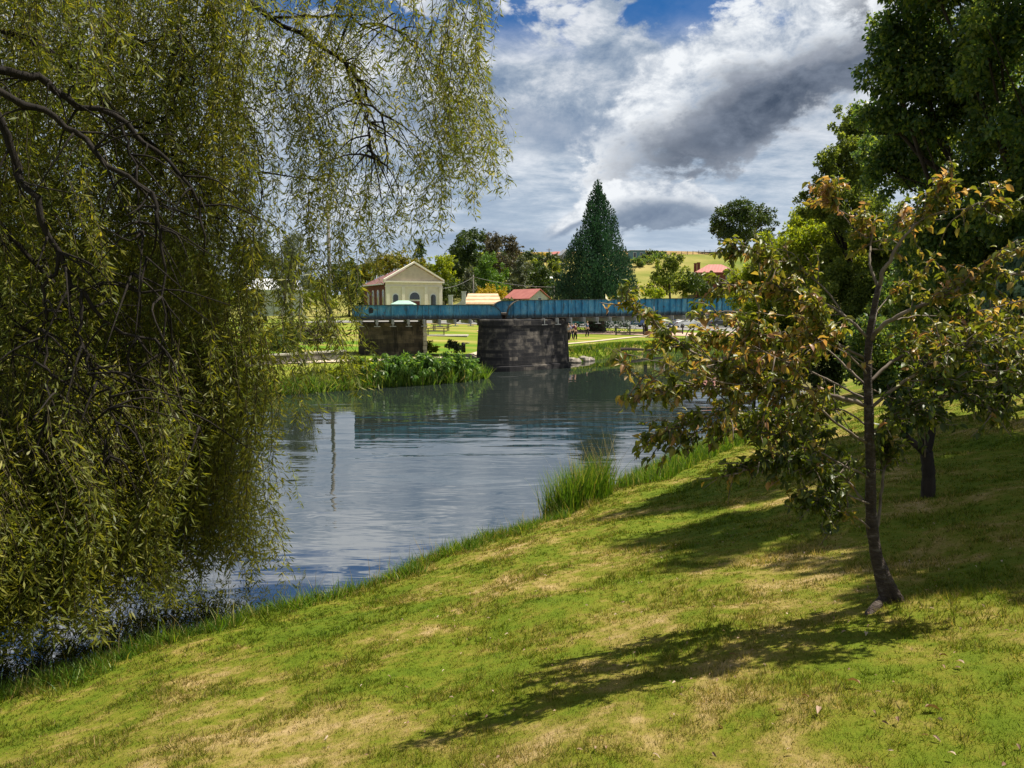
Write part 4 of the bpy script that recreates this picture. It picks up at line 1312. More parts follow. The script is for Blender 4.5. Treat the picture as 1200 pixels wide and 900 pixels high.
g = np.random.default_rng(17)
cb = P(1040, 706, 5.14)
cb[2] = H(cb[0], cb[1])
cherry = empty('cherry_tree', cb, 0, 'young cherry tree with autumn tinted leaves standing on the near lawn', 'tree')
D0 = 5.14
CH = [
    # trunk
    ([(1043, 716, D0), (1036, 690, D0), (1027, 650, D0), (1021, 605, D0), (1020, 540, D0), (1018, 470, D0), (1017, 430, D0), (1020, 385, D0), (1030, 335, D0)], .049, .018, .9, 0),
    ([(1060, 712, D0 - .03), (1046, 690, D0 - .02), (1030, 655, D0)], .035, .03, .9, 0),
    # leaders
    ([(1030, 335, D0), (1036, 318, 5.1), (1052, 285, 5.05), (1072, 258, 5.0), (1092, 236, 5.0), (1108, 212, 4.95)], .022, .005, .55, .9, .66),
    ([(1072, 258, 5.0), (1110, 245, 4.9), (1145, 240, 4.85), (1172, 238, 4.8)], .008, .003, .5, 1.2, .50),
    ([(1028, 340, D0), (1020, 310, 5.2), (1022, 280, 5.3), (1012, 258, 5.3)], .014, .004, .5, .8, .62),
    ([(1024, 285, 5.3), (1000, 265, 5.35), (985, 245, 5.4), (968, 222, 5.4)], .007, .003, .75, 1.0, .85),
    ([(1030, 290, 5.25), (1050, 262, 5.3), (1068, 258, 5.35)], .006, .003, .6, .7, .7),
    # right hand limbs
    ([(1019, 400, D0), (1045, 376, 5.0), (1085, 358, 4.9), (1120, 343, 4.8), (1150, 332, 4.75), (1205, 318, 4.7)], .024, .007, .35, 0.8250000000000001, .62),
    ([(1120, 343, 4.8), (1135, 322, 4.75), (1160, 306, 4.7), (1205, 300, 4.65)], .010, .005, .4, .35, .70),
    ([(1018, 448, D0), (1050, 422, 5.2), (1090, 402, 5.3), (1140, 386, 5.4), (1205, 380, 5.5)], .018, .006, .35, 1.2000000000000002, .55),
    ([(1018, 480, D0), (1060, 446, 5.0), (1105, 420, 4.9), (1150, 405, 4.85), (1205, 418, 4.8)], .020, .006, .3, 1.35, .50),
    ([(1140, 408, 4.85), (1170, 440, 4.8), (1190, 462, 4.8)], .007, .003, .2, 1.2, .34),
    ([(1060, 446, 5.0), (1100, 450, 4.9), (1140, 470, 4.8), (1170, 482, 4.75)], .009, .004, .2, 1.3, .32),
    ([(1020, 510, D0), (1045, 490, 5.0), (1075, 480, 4.9), (1110, 492, 4.8)], .010, .004, .25, 1.3, .26),
    # left hand limbs
    ([(1017, 476, D0), (985, 466, 5.0), (950, 458, 4.9), (905, 444, 4.8), (860, 430, 4.75), (825, 418, 4.7), (790, 395, 4.7), (760, 372, 4.7), (735, 345, 4.7)], .024, .004, .28, .55, .52),
    ([(1016, 395, D0), (985, 368, 5.2), (950, 352, 5.3), (915, 345, 5.4), (870, 345, 5.5), (840, 340, 5.5)], .017, .004, .35, .9, .60),
    ([(1012, 420, D0), (975, 402, 5.0), (940, 396, 4.9), (900, 393, 4.8), (860, 380, 4.8)], .014, .004, .3, 1.1, .68),
    ([(990, 370, 5.2), (955, 330, 5.3), (915, 306, 5.3), (880, 298, 5.3), (848, 292, 5.3)], .010, .003, .25, 1.1, .58),
    ([(1018, 455, D0), (980, 420, 5.35), (950, 390, 5.5), (930, 355, 5.6), (925, 330, 5.6)], .012, .004, .3, .9, .55),
    ([(1018, 520, D0), (980, 500, 5.0), (940, 470, 4.9), (900, 465, 4.85), (860, 462, 4.8), (800, 460, 4.75), (745, 478, 4.7)], .014, .003, .25, 1.0, .66),
    ([(905, 444, 4.8), (880, 470, 4.75), (850, 478, 4.7), (800, 500, 4.7), (765, 512, 4.7)], .008, .003, .3, 1.0, .58),
    ([(1020, 560, D0), (990, 545, 5.0), (960, 528, 4.95), (920, 512, 4.9), (870, 505, 4.85), (815, 508, 4.8), (765, 520, 4.8)], .013, .003, .35, .9, .52),
    ([(1022, 600, D0), (1000, 570, 5.2), (975, 540, 5.3), (955, 510, 5.4), (940, 480, 5.4)], .016, .004, .3, 1.2, .36),
    ([(1021, 590, D0), (990, 580, 5.0), (955, 560, 4.9), (920, 540, 4.8), (890, 540, 4.8)], .012, .004, .3, 1.4, .28),
    ([(1022, 620, D0), (995, 600, 4.95), (970, 590, 4.9), (945, 580, 4.85)], .010, .003, .3, 1.3, .40),
    ([(1017, 440, D0), (990, 410, 5.0), (965, 380, 4.9), (960, 350, 4.85)], .010, .003, .35, .9, .62),
    ([(1017, 470, D0), (960, 440, 5.4), (910, 420, 5.6), (860, 410, 5.7), (810, 402, 5.7)], .012, .003, .3, 1.2, .70),
    ([(1017, 500, D0), (985, 480, 5.4), (950, 480, 5.6), (910, 490, 5.7), (870, 480, 5.7)], .010, .003, .3, 1.3, .40),
    # thin bare boughs reaching far out
    ([(905, 444, 4.8), (870, 452, 4.7), (820, 440, 4.6), (770, 425, 4.5), (730, 416, 4.5), (705, 408, 4.5)], .006, .0015, .3, .06, .7),
    ([(825, 418, 4.7), (800, 425, 4.65), (760, 440, 4.6), (725, 436, 4.6)], .005, .002, .5, .3, .7),
    ([(985, 368, 5.2), (930, 372, 5.1), (870, 366, 5.0), (800, 378, 4.9), (758, 372, 4.9)], .007, .002, .4, .16, .6),
    ([(1050, 422, 5.2), (1110, 420, 5.1), (1160, 428, 5.0), (1210, 442, 4.9)], .008, .004, .5, .25, .5),
    ([(1045, 376, 5.0), (1080, 368, 5.1), (1140, 366, 5.2), (1210, 348, 5.2)], .008, .004, .5, .3, .6),
    ([(1090, 402, 5.3), (1130, 410, 5.2), (1175, 395, 5.1), (1210, 398, 5.0)], .007, .003, .5, .25, .6),
    ([(1018, 455, D0), (1060, 470, 5.3), (1120, 462, 5.4), (1180, 474, 5.5)], .008, .003, .4, .5, .35),
    ([(950, 458, 4.9), (930, 430, 4.8), (905, 412, 4.7), (880, 408, 4.7)], .006, .002, .5, .4, .7),
    ([(960, 528, 4.95), (930, 545, 4.9), (885, 548, 4.8), (850, 560, 4.8)], .006, .002, .5, .5, .5),
    ([(1019, 400, D0), (1035, 360, 5.3), (1060, 335, 5.4), (1090, 322, 5.4)], .007, .003, .5, .35, .6),
    ([(1040, 712, D0), (1058, 716, 5.0), (1075, 722, 4.95)], .031, .03, .9, 0),
    ([(1036, 700, D0), (1022, 716, 5.02), (1014, 726, 4.98)], .031, .03, .9, 0),
    # the pale second stem low on the right
    ([(1027, 640, D0), (1032, 600, 5.2), (1037, 560, 5.25), (1042, 530, 5.3), (1050, 500, 5.3)], .016, .008, .6, 1.0, .30),
]
leafy(cherry, cb, CH, 'cherrybark', 'cherry', g, leaf=(.030, .070), twigs=24, per=12, tone=.36, shift=-.16, tl=(.10, .38), narrow=True)

sb = P(1088, 568, 9.1)
sb[2] = H(sb[0], sb[1])
small = empty('small_tree', sb, 0, 'small forked dark tree further back on the shaded lawn', 'tree')
D1 = 9.1
SM = [
    ([(1088, 600, D1), (1088, 575, D1), (1088, 550, D1), (1086, 530, D1)], .085, .07, .9, 0),
    ([(1086, 532, D1), (1072, 520, 9.0), (1062, 510, 9.0), (1048, 480, 8.9), (1040, 450, 8.9)], .05, .012, .5, .8),
    ([(1086, 532, D1), (1082, 512, 9.2), (1070, 490, 9.2), (1065, 460, 9.2)], .042, .012, .5, .8),
    ([(1087, 530, D1), (1092, 505, 9.1), (1092, 480, 9.1), (1100, 440, 9.1), (1110, 410, 9.1)], .05, .012, .45, .9),
    ([(1092, 480, 9.1), (1120, 450, 9.0), (1145, 440, 9.0)], .02, .006, .3, .9),
    ([(1065, 460, 9.2), (1080, 430, 9.3), (1075, 400, 9.3)], .02, .006, .3, .9),
]
leafy(small, sb, SM, 'bark', 'dark', np.random.default_rng(31), leaf=(.07, .12), twigs=5, per=12, tone=.5)

# dead leaves lying about on the turf
FL = [(506, 0, 0)]
spots = [(854, 772, .07, 'pink brown curled dead leaf lying on the dry turf left of the shadow'), (1008, 808, .10, 'largest pale folded dead leaf in the foreground'),
         (960, 835, .085, 'long pale dead leaf lying flat below the tree shadow'), (1083, 836, .10, 'crumpled grey brown dead leaf near the lush corner grass'),
         (1130, 784, .07, 'pale dead leaf on the dry ground right of the cherry'), (1052, 847, .06, 'small brown dead leaf left of the crumpled one'),
         (921, 886, .05, 'tiny white leaf scrap on the straw coloured turf'), (948, 824, .06, 'dark brown dead leaf at the edge of the tree shadow'),
         (1015, 746, .07, 'brown dead leaf in the shade beside the cherry trunk'), (1100, 774, .07, 'dark curled dead leaf behind the pale one'),
         (1120, 893, .05, 'small pale dead leaf at the bottom edge among lush grass'), (1018, 722, .055, 'orange dead leaf beside the cherry trunk foot')]
for i, (px, py, s, lb) in enumerate(spots):
    d = 4.0
    for _ in range(30):
        p = P(px, py, d)
        d += (p[2] - H(p[0], p[1])) * 1.2
    p = P(px, py, d)
    o = scatter('dead_leaf', LEAF_BROAD, np.array([[0, 0, 0.03]]), np.array([[math.cos(i * 2.1), math.sin(i * 2.1), .15]]), np.array([[.3 * math.sin(i), .4, .8]]), np.array([s * .7]), np.array([s * .36]),
                np.array([0.5 + .45 * math.sin(i * 3.3)]), L['dead'])
    o.location = (p[0], p[1], H(p[0], p[1]))
    tag(o, lb, 'leaf', 'dead leaves on the lawn')
n = 420
px_ = rng.uniform(560, 1230, n)
x_ = rng.uniform(-1.2, 4.2, n)
y_ = rng.uniform(2.6, 9.5, n)
o = scatter('leaf_litter', LEAF_BROAD, np.stack([x_, y_, height(x_, y_) + .022], -1), np.stack([rng.normal(0, 1, n), rng.normal(0, 1, n), rng.normal(0, .25, n)], -1),
            np.stack([rng.normal(0, .4, n), rng.normal(0, .4, n), np.ones(n)], -1), rng.uniform(.014, .04, n), rng.uniform(.007, .018, n), rng.random(n), L['dead'])
tag(o, 'tiny scraps of dry leaf scattered over the turf', 'leaf litter', kind='stuff')

# ------------------------------------------------------------------ the bridge
A = P(413, 374, 51.0)
J = P(590, 373, 53.0)
E = P(905, 366.5, 61.0)
bridge = empty('railway_bridge', (J[0], J[1], J[2]), 0, 'old blue plate girder bridge crossing the river', 'bridge')
b0 = np.array([J[0], J[1], J[2]])


def span(a, b, hgt, panel, thick, curve_a, curve_b, offset, sub):
    """one plate girder: web, flanges, stiffeners; ends swept down in a quarter curve"""
    a, b = np.array(a), np.array(b)
    dv = b - a
    Lh = math.hypot(dv[0], dv[1])
    rz = math.atan2(dv[1], dv[0])
    slope = dv[2] / Lh
    nv = np.array([-math.sin(rz), math.cos(rz), 0])
    org = a + nv * offset - b0

    def top(s):
        z = hgt
        for on, q in ((curve_a, s), (curve_b, Lh - s)):
            if on and q < 1.05:
                z = min(z, 0.12 + (hgt - 0.12) * math.sqrt(max(0, 1 - ((1.05 - q) / 1.05) ** 2)))
        return z
    S = sorted(set([0, Lh] + [x * .1 for x in range(0, 12)] + [Lh - x * .1 for x in range(0, 12)] + [Lh * .25, Lh * .5, Lh * .75]))
    web = MB()
    poly = [(s, 0) for s in (0, Lh)] + [(s, top(s)) for s in reversed(S)]
    web.prism(poly, -.008, .008)
    k = 0
    s = 0.55
    while s < Lh - .3:
        major = (k % sub == 0)
        wdt = .07 if major else .04
        web.box((s, 0, top(s) / 2), (wdt, thick * (.85 if major else .45), top(s) - .06))
        s += panel
        k += 1
    o = web.build('girder', M['girder'], bridge)
    fl = MB()
    for s0, s1 in zip(S[:-1], S[1:]):
        z0, z1 = top(s0), top(s1)
        fl.add([(s0, -thick / 2, z0 - .0), (s1, -thick / 2, z1), (s1, thick / 2, z1), (s0, thick / 2, z0), (s0, -thick / 2, z0 + .035), (s1, -thick / 2, z1 + .035), (s1, thick / 2, z1 + .035), (s0, thick / 2, z0 + .035)],
               [(3, 2, 1, 0), (4, 5, 6, 7), (0, 1, 5, 4), (2, 3, 7, 6)])
    fl.box((Lh / 2, 0, -.022), (Lh, thick, .04))
    f = fl.build('flange', M['flange'], o)
    o.location = org
    o.rotation_euler = (0, -math.atan(slope), rz)
    return o, rz, Lh, slope, nv


M['flange'] = mat_plain('grimy_flange', [(0.3, (0.030, 0.030, 0.028)), (0.55, (0.075, 0.060, 0.045)), (0.75, (0.17, 0.14, 0.11))], 2.5, 0.85)
G = []
for off in (0.0, 3.6):
    G.append(span(A, J + np.array([-.12, 0, 0]), .90, 1.04, .30, False, True, off, 1))
    G.append(span(J + np.array([.22, .05, 0]), E, 1.20, .52, .34, True, False, off, 2))
# deck between the girders, cross beams and hanging brackets
for (o, rz, Lh, sl, nv), wdt in ((G[0], 3.2), (G[1], 3.2)):
    dk = MB()
    dk.box((Lh / 2, 1.8, .28), (Lh - .1, 3.1, .16))
    for yy in (.5, 1.3, 2.3, 3.1):  # added lengthwise beams, standing in for the dark band of shade below the girder
        dk.box((Lh / 2, yy, .04), (Lh - .2, .22, .30))
    p = dk.build('deck', M['timber'], bridge)
    p.location = o.location
    p.rotation_euler = o.rotation_euler
    s = .55
    while s < Lh - .3:
        cbm = MB()
        cbm.box((s, 1.8, -.20), (.18, 4.3, .30))
        cbm.box((s, -.44, -.26), (.07, .07, .42))
        cbm.box((s, -.44, -.49), (.42, .12, .05))
        cbm.box((s, 3.84, -.24), (.05, .05, .30))
        q = cbm.build('cross_beam', M['steel'], bridge)
        q.location = o.location
        q.rotation_euler = o.rotation_euler
        s += 1.04
# small dark plate added to stand for a hole rusted in the left girder
hp = MB()
hp.prism([(1.12, .36), (1.35, .40), (1.38, .62), (1.30, .76), (1.10, .74), (1.06, .5)], -.030, -.012)
hole_o = hp.build('dark_hole_plate', M['iron'], bridge)
hole_o.location = G[0][0].location
hole_o.rotation_euler = G[0][0].rotation_euler


def stadium(Lx, Ly, n=10):
    pts = []
    r = Ly / 2
    for k in range(n + 1):
        a = -math.pi / 2 + math.pi * k / n
        pts.append((Lx / 2 - r + r * math.cos(a), r * math.sin(a)))
    for k in range(n + 1):
        a = math.pi / 2 + math.pi * k / n
        pts.append((-Lx / 2 + r + r * math.cos(a), r * math.sin(a)))
    return pts


def loft(mb, sections):
    n = len(sections[0][0])
    vs, fs = [], []
    for pts, z in sections:
        vs += [(p[0], p[1], z) for p in pts]
    for i in range(len(sections) - 1):
        for k in range(n):
            fs.append((i * n + k, i * n + (k + 1) % n, (i + 1) * n + (k + 1) % n, (i + 1) * n + k))
    fs.append(tuple(range((len(sections) - 1) * n, len(sections) * n)))
    return mb.add(vs, fs)


pier_rz = math.radians(40)
pc = np.array([0.85, 54.5])
pier = empty('stone_pier', (pc[0], pc[1], 0), pier_rz, 'massive soot black stone pier standing in the river', 'bridge pier')
ztop = J[2] - .07
pm = MB()
LW = 7.7
loft(pm, [(stadium(LW + .25, 3.6), -1.6), (stadium(LW + .22, 3.55), .32), (stadium(LW + .02, 3.32), .36), (stadium(LW - .35, 3.0), ztop - .42)])
pm.build('shaft', M['pier'], pier)
pcap = MB()
loft(pcap, [(stadium(LW - .16, 3.2), ztop - .418), (stadium(LW - .16, 3.2), ztop - .04), (stadium(LW - .3, 3.05), ztop)])
pcap.build('cap', M['pier'], pier)

ac = (P(454, 400, 52)[:2])
abut = empty('stone_abutment', (ac[0], ac[1] + 1.8, H(ac[0], ac[1] + 1.8) - .3), math.radians(9), 'brown stone abutment holding the left end of the bridge', 'bridge abutment')
za = A[2] - abut.location[2] - .02
am = MB()
am.box((0, 0, za / 2 - .25), (4.5, 3.4, za - .35), taper=.97)
am.build('shaft', M['abut'], abut)
am = MB()
for k in range(10):
    am.box((2.24 + (.03 if k % 2 else 0), -1.72, k * .30 + .2), (.26, .18, .285))
am.build('quoin', M['pale_stone'], abut)
am = MB()
am.box((0, 0, za - .32), (4.7, 3.6, .2))
am.build('cap', M['abut'], abut)

# low wall beside the left lawn
wl = MB()
p0, p1 = P(255, 424, 41), P(402, 422, 48.5)
ang = math.atan2(p1[1] - p0[1], p1[0] - p0[0])
Lw = math.hypot(p1[0] - p0[0], p1[1] - p0[1])
wall_o = empty('low_wall', ((p0[0] + p1[0]) / 2, (p0[1] + p1[1]) / 2, H((p0[0] + p1[0]) / 2, (p0[1] + p1[1]) / 2)), ang, 'low grey stone wall edging the far left lawn', 'wall')
wl.box((0, 0, .15), (Lw, .4, .7))
wl.build('wall', M['wallstone'], wall_o)
wl = MB()
wl.box((0, 0, .54), (Lw + .1, .52, .09))
wl.build('coping', M['concrete'], wall_o)

# boulders and drift log at the far waterline
for i, (px, py, d, s, lb) in enumerate([(669, 424, 60.5, .42, 'pale boulder closest to the right foot of the pier'), (676, 425, 60.2, .34, 'second pale boulder along the waterline from the pier'), (684, 423, 62, .45, 'largest grey boulder on the waterline right of the pier'),
                                       (692, 422, 62.5, .28, 'small pale stone at the right end of the boulders')]):
    p = P(px, py, d)
    mb = MB()
    gg = np.random.default_rng(i)
    vs = []
    for a in range(5):
        for b in range(9):
            th, ph = math.pi * (a + .5) / 5, 2 * math.pi * b / 9
            r = s * gg.uniform(.8, 1.15)
            vs.append((r * 1.3 * math.sin(th) * math.cos(ph), r * math.sin(th) * math.sin(ph), r * .75 * math.cos(th)))
    fs = [(a * 9 + b, (a + 1) * 9 + b, (a + 1) * 9 + (b + 1) % 9, a * 9 + (b + 1) % 9) for a in range(4) for b in range(9)] + [tuple(range(9)), tuple(range(36, 45))[::-1]]
    mb.add(vs, fs)
    o = mb.build('boulder', M['rock'])
    o.location = (p[0], p[1], .1)
    tag(o, lb, 'rock', 'boulders at the far waterline')
lg = MB()
lg.tube(curve_pts([P(715, 411, 68.5), P(735, 409, 69.5), P(760, 410, 71), P(785, 411, 72)], 10) - P(750, 410, 70), [.05, .12, .15, .13, .15, .12, .11, .1, .08, .04], 9, .16)
o = lg.build('drift_log', M['bark'])
o.location = P(750, 410, 70)
tag(o, 'dark drift log lying along the far waterline', 'log')


# ------------------------------------------------------------------ buildings
def arch(x, z0, wdt, hgt, n=8):
    r = wdt / 2
    return [(x - r, z0), (x + r, z0)] + [(x + r * math.cos(math.pi * k / n), z0 + hgt - r + r * math.sin(math.pi * k / n)) for k in range(n + 1)]


def church():
    D = 143.0
    c = P(486, 362, D)
    zg = H(c[0], c[1])
    root = empty('church', (c[0], c[1], zg - .3), math.radians(26), 'cream fronted church with red iron roof and brick side wall', 'church')
    Wd, Ln = 10.9, 15.5
    ze = P(486, 331, D)[2] - zg + .3
    za_ = P(486, 308.5, D)[2] - zg + .3
    w_ = Wd / 2
    MB().box((0, .2, ze / 2), (Wd, .4, ze)).build('front_wall', M['cream'], root)
    MB().box((0, Ln / 2 + .4, ze / 2 - .15), (Wd - .5, Ln, ze - .3)).build('side_wall', M['brick'], root)
    md = MB()
    md.prism([(-w_, ze + .25), (w_, ze + .25), (0, za_ - .25)], .02, .38)
    md.build('pediment', M['pediment'], root)
    tr = MB()
    tr.box((0, .1, ze + .1), (Wd + .7, .9, .3))
    for s in (-1, 1):
        a = math.atan2(za_ - ze - .25, w_)
        n0 = (s * (w_ + .35), ze + .25)
        n1 = (0, za_)
        tr.prism([n0, (s * (w_ + .35), ze + .55), (0, za_ + .32), n1], -.35, .55)
    tr.box((0, .08, ze - .75), (Wd + .2, .5, .16))
    tr.build('cornice', M['cream_trim'], root)
    for x in (-w_ + .35, -2.2, 2.2, w_ - .35):
        MB().box((x, -.06, (ze - .85) / 2), (.62, .26, ze - .85)).build('pilaster', M['cream_trim'], root)
    for x in (-3.65, 3.65):
        f = MB().prism(arch(x, 1.6, 1.35, 3.5), -.05, .05)
        fo = f.build('window', M['white'], root)
        MB().prism(arch(x, 1.75, .95, 3.15), -.09, -.055).build('pane', M['glass'], fo)
    f = MB().prism(arch(0, 0, 2.4, 5.5), -.05, .05)
    dsur = f.build('doorway', M['white'], root)
    MB().box((0, -.08, 1.85), (1.9, .06, 3.6)).build('door', M['door'], dsur)
    MB().prism(arch(0, 3.95, 1.9, 1.3), -.11, -.055).build('fanlight', M['glass'], dsur)
    rf = MB()
    zr = za_ - .75
    o_ = .45
    ov = w_ + .25
    y0, y1, yh = .45, Ln + .7, Ln - 4.2
    rf.add([(-ov, y0, ze - .25), (0, y0, zr), (0, yh, zr), (-ov, y1, ze - .25), (ov, y0, ze - .25), (ov, y1, ze - .25)],
           [(0, 1, 2, 3), (1, 4, 5, 2), (2, 5, 3)])
    rf.add([(-ov, y0, ze - .4), (-ov, y1, ze - .4), (ov, y1, ze - .4), (ov, y0, ze - .4)], [(0, 1, 2, 3)])
    rf.build('roof', M['redroof'], root)
    gt = MB()
    gt.box((-ov - .06, (y0 + y1) / 2, ze - .33), (.16, y1 - y0, .2))
    gt.build('gutter', M['white'], root)
    for k in range(4):
        y = 2.4 + k * 3.4
        f = MB()
        poly = [(p[0], p[1]) for p in arch(y, 1.6, 1.1, 4.2)]
        f.prism(poly, -w_ + .15, -w_ + .27, 'x')
        fo = f.build('window', M['white'], root)
        g_ = MB()
        g_.prism([(p[0], p[1]) for p in arch(y, 1.75, .66, 3.8)], -w_ + .11, -w_ + .148, 'x')
        g_.build('pane', M['glass'], fo)


church()


def house(name, label, cat, px, D, w, dpt, hw, hr, rz, wall, roof, base=None, wins=(), hip=0.0, chim=(), ov=.35, winmat='glass', ridge_axis='x'):
    c = P(px, 362, D)
    zg = H(c[0], c[1]) if base is None else base
    root = empty(name, (c[0], c[1], zg - .4), rz, label, cat)
    hw += .4
    if ridge_axis == 'x':
        MB().box((0, dpt / 2, hw / 2), (w, dpt, hw)).build('wall', M[wall], root)
    else:
        wm_ = MB().box((0, dpt / 2, hw / 2), (w, dpt, hw))
        wm_.prism([(-w / 2, hw), (w / 2, hw), (0, hw + hr * .93)], .004, dpt - .004)
        wm_.build('wall', M[wall], root)
    r = MB()
    X, y0, y1 = w / 2 + ov, -ov, dpt + ov
    if ridge_axis == 'x':
        hx = X - hip
        ym = dpt / 2
        r.add([(-X, y0, hw), (X, y0, hw), (hx, ym, hw + hr), (-hx, ym, hw + hr), (X, y1, hw), (-X, y1, hw)],
              [(0, 1, 2, 3), (1, 4, 2), (4, 5, 3, 2), (5, 0, 3)])
        r.add([(-X, y0, hw - .15), (X, y0, hw - .15), (X, y1, hw - .15), (-X, y1, hw - .15), (-X, y0, hw - .003), (X, y0, hw - .003), (X, y1, hw - .003), (-X, y1, hw - .003)],
              [(3, 2, 1, 0), (0, 1, 5, 4), (1, 2, 6, 5), (2, 3, 7, 6), (3, 0, 4, 7)])
    else:
        for s in (-1, 1):
            r.prism([(s * X, hw - .12), (0, hw + hr), (0, hw + hr + .14), (s * X, hw + .02)], y0, y1)
    ro = r.build('roof', M[roof], root)
    for x, y, h_ in chim:
        ch = MB()
        ch.box((x, y, hw + h_ / 2), (.7, .7, h_))
        ch.box((x, y, hw + h_ + .06), (.84, .84, .16))
        ch.build('chimney', M['brick'], ro)
    for x, z, ww, wh in wins:
        f = MB().box((x, -.03, z), (ww + .22, .08, wh + .22)).build('window', M['white'], root)
        MB().box((x, -.09, z), (ww, .05, wh)).build('pane', M[winmat], f)
    return root


house('brick_house', 'two storey red brick house with pink hipped roof on the slope', 'house', 838, 188, 9.6, 8, 5.6, 2.1, math.radians(-10), 'brick', 'redroof2',
      base=P(838, 319, 188)[2] - 5.6, wins=[(-2.6, 4.3, .9, 1.5), (.2, 4.3, .9, 1.5), (2.9, 4.3, .9, 1.5), (-1.2, 1.4, 1.0, 1.9), (1.6, 1.4, .9, 1.5)], hip=3.6, chim=[(-4.0, 2.4, 2.4), (-4.6, 5.6, 2.4)])
house('cottage', 'white gabled cottage with bright red roof above the bridge joint', 'house', 632, 146, 4.9, 7.5, 2.9, 1.75, math.radians(38), 'offwhite', 'redroof2',
      base=P(630, 352, 146)[2] - 2.6, wins=[(0, 3.0, .7, .9)], ridge_axis='y')
house('timber_hall', 'low building with tan slatted roof beside the white gable wall', 'building', 566, 140, 6.2, 5.0, 2.6, 1.9, math.radians(2), 'brick', 'tanroof',
      base=P(566, 356, 140)[2] - 2.6, hip=.7, wins=[(-1.2, 1.5, .8, 1.1), (1.2, 1.5, .8, 1.1)])
def hill_house(name, label, px, py, wpx, hpx, rpx, rz, wall, roof, **kw):
    """house whose foot is where the line of sight through (px, py) meets the hillside; sizes given in photo pixels there"""
    D = hit(px, py)
    k = D / 900
    house(name, label, 'house', px, D, wpx * k, wpx * k * .85, hpx * k - .4, rpx * k, rz, wall, roof, base=P(px, py, D)[2], wins=[(-wpx * k * .25, hpx * k * .55, wpx * k * .17, hpx * k * .42), (wpx * k * .22, hpx * k * .55, wpx * k * .17, hpx * k * .42)], **kw)


hill_house('blue_house', 'flat blue grey house perched on the hill crest right of the conifer', 747, 304, 17, 12, .7, math.radians(6), 'bluehouse', 'greyroof', hip=.2)
hill_house('hill_house', 'pink roofed house on the skyline left of the conifer', 650, 301, 15, 4.5, 3.5, math.radians(-20), 'offwhite', 'redroof2', hip=1.5)
hill_house('grey_house', 'grey gabled house half hidden by the conifer on the skyline', 664, 306, 13, 8, 7, math.radians(20), 'offwhite', 'greyroof', ridge_axis='y')
hill_house('terrace_house', 'low white building with brown roof below the skyline road', 654, 314, 14, 5, 2.5, math.radians(10), 'offwhite', 'redroof')
hill_house('pale_cottage', 'small pale blue cottage among the hillside trees under the gum tree', 606, 311, 9, 5, 3.5, math.radians(-15), 'offwhite', 'greyroof')
hill_house('hillside_cottage', 'small white cottage showing between hillside shrubs left of the conifer', 642, 330, 9, 4.5, 3, math.radians(12), 'offwhite', 'whiteroof')


def hill_scrub():
    """the scrubby mixed growth on the hillside left of the conifer, reading as one mass"""
    g = np.random.default_rng(77)
    for nm, mt, n, lb in (('hill_scrub', 'greygreen', 60, 'grey green scrub covering the hillside left of the conifer'), ('dark_scrub', 'dark', 40, 'dark bushes scattered over the hillside left of the conifer'),
                          ('bright_scrub', 'lime', 22, 'yellow green garden growth on the hillside left of the conifer')):
        pos, out = [], []
        for _ in range(n):
            px, py = g.uniform(520, 664), g.uniform(302, 350)
            D = hit(px, py)
            r = g.uniform(3.5, 8) * D / 900
            c = P(px, py - 3, D)
            lob = [(c[0] + g.normal(0, r * .7), c[1], c[2] + g.normal(0, r * .25), r, r, r * .8) for _k in range(2)]
            p, o_, _c = lobe_leaves(lob, 260, 8, .5, seed=int(g.integers(1e6)))
            pos.append(p)
            out.append(o_)
        pos, out = np.concatenate(pos), np.concatenate(out)
        m = len(pos)
        ln = g.uniform(.5, 1.0, m)
        o = scatter(nm, LEAF4, pos, g.normal(0, 1, (m, 3)), out + g.normal(0, .6, (m, 3)), ln, ln * .6, g.random(m), L[mt])
        tag(o, lb, 'scrub', kind='stuff')


hill_scrub()
house('white_hall', 'white roofed building seen through the willow strands', 'building', 322, 100, 6.8, 6, 3.0, 1.5, math.radians(14), 'offwhite', 'whiteroof',
      base=P(322, 352, 100)[2] - 1.6, hip=1.0, wins=[(-1.8, 1.9, 1.1, 1.2), (1.4, 1.9, 1.1, 1.2)])

# stepped white gable wall beside the tan roof
D = 138
c = P(537, 357, D)
zg = H(c[0], c[1])
gw = empty('gable_wall', (c[0], c[1], zg - .2), 0, 'white curved parapet wall with two square posts left of the tan roof', 'wall')
zt = c[2] - zg + .2
gm = MB()
pl = [(-1.3, 0), (1.0, 0), (1.0, zt + 1.2)] + [(.95 - 1.7 * t, zt + 1.1 - 1.05 * math.sin(t * math.pi / 2)) for t in (0, .2, .4, .6, .8, 1)] + [(-1.3, zt)]
gm.prism(pl, -.15, .15)
gm.build('wall', M['offwhite'], gw)
for x, h_ in ((-1.35, zt + 1.55), (1.0, zt + 2.2)):
    pm_ = MB()
    pm_.box((x, -.05, h_ / 2), (.72, .5, h_))
    pm_.box((x, -.05, h_ + .08), (.86, .62, .18))
    pm_.build('post', M['offwhite'], gw)

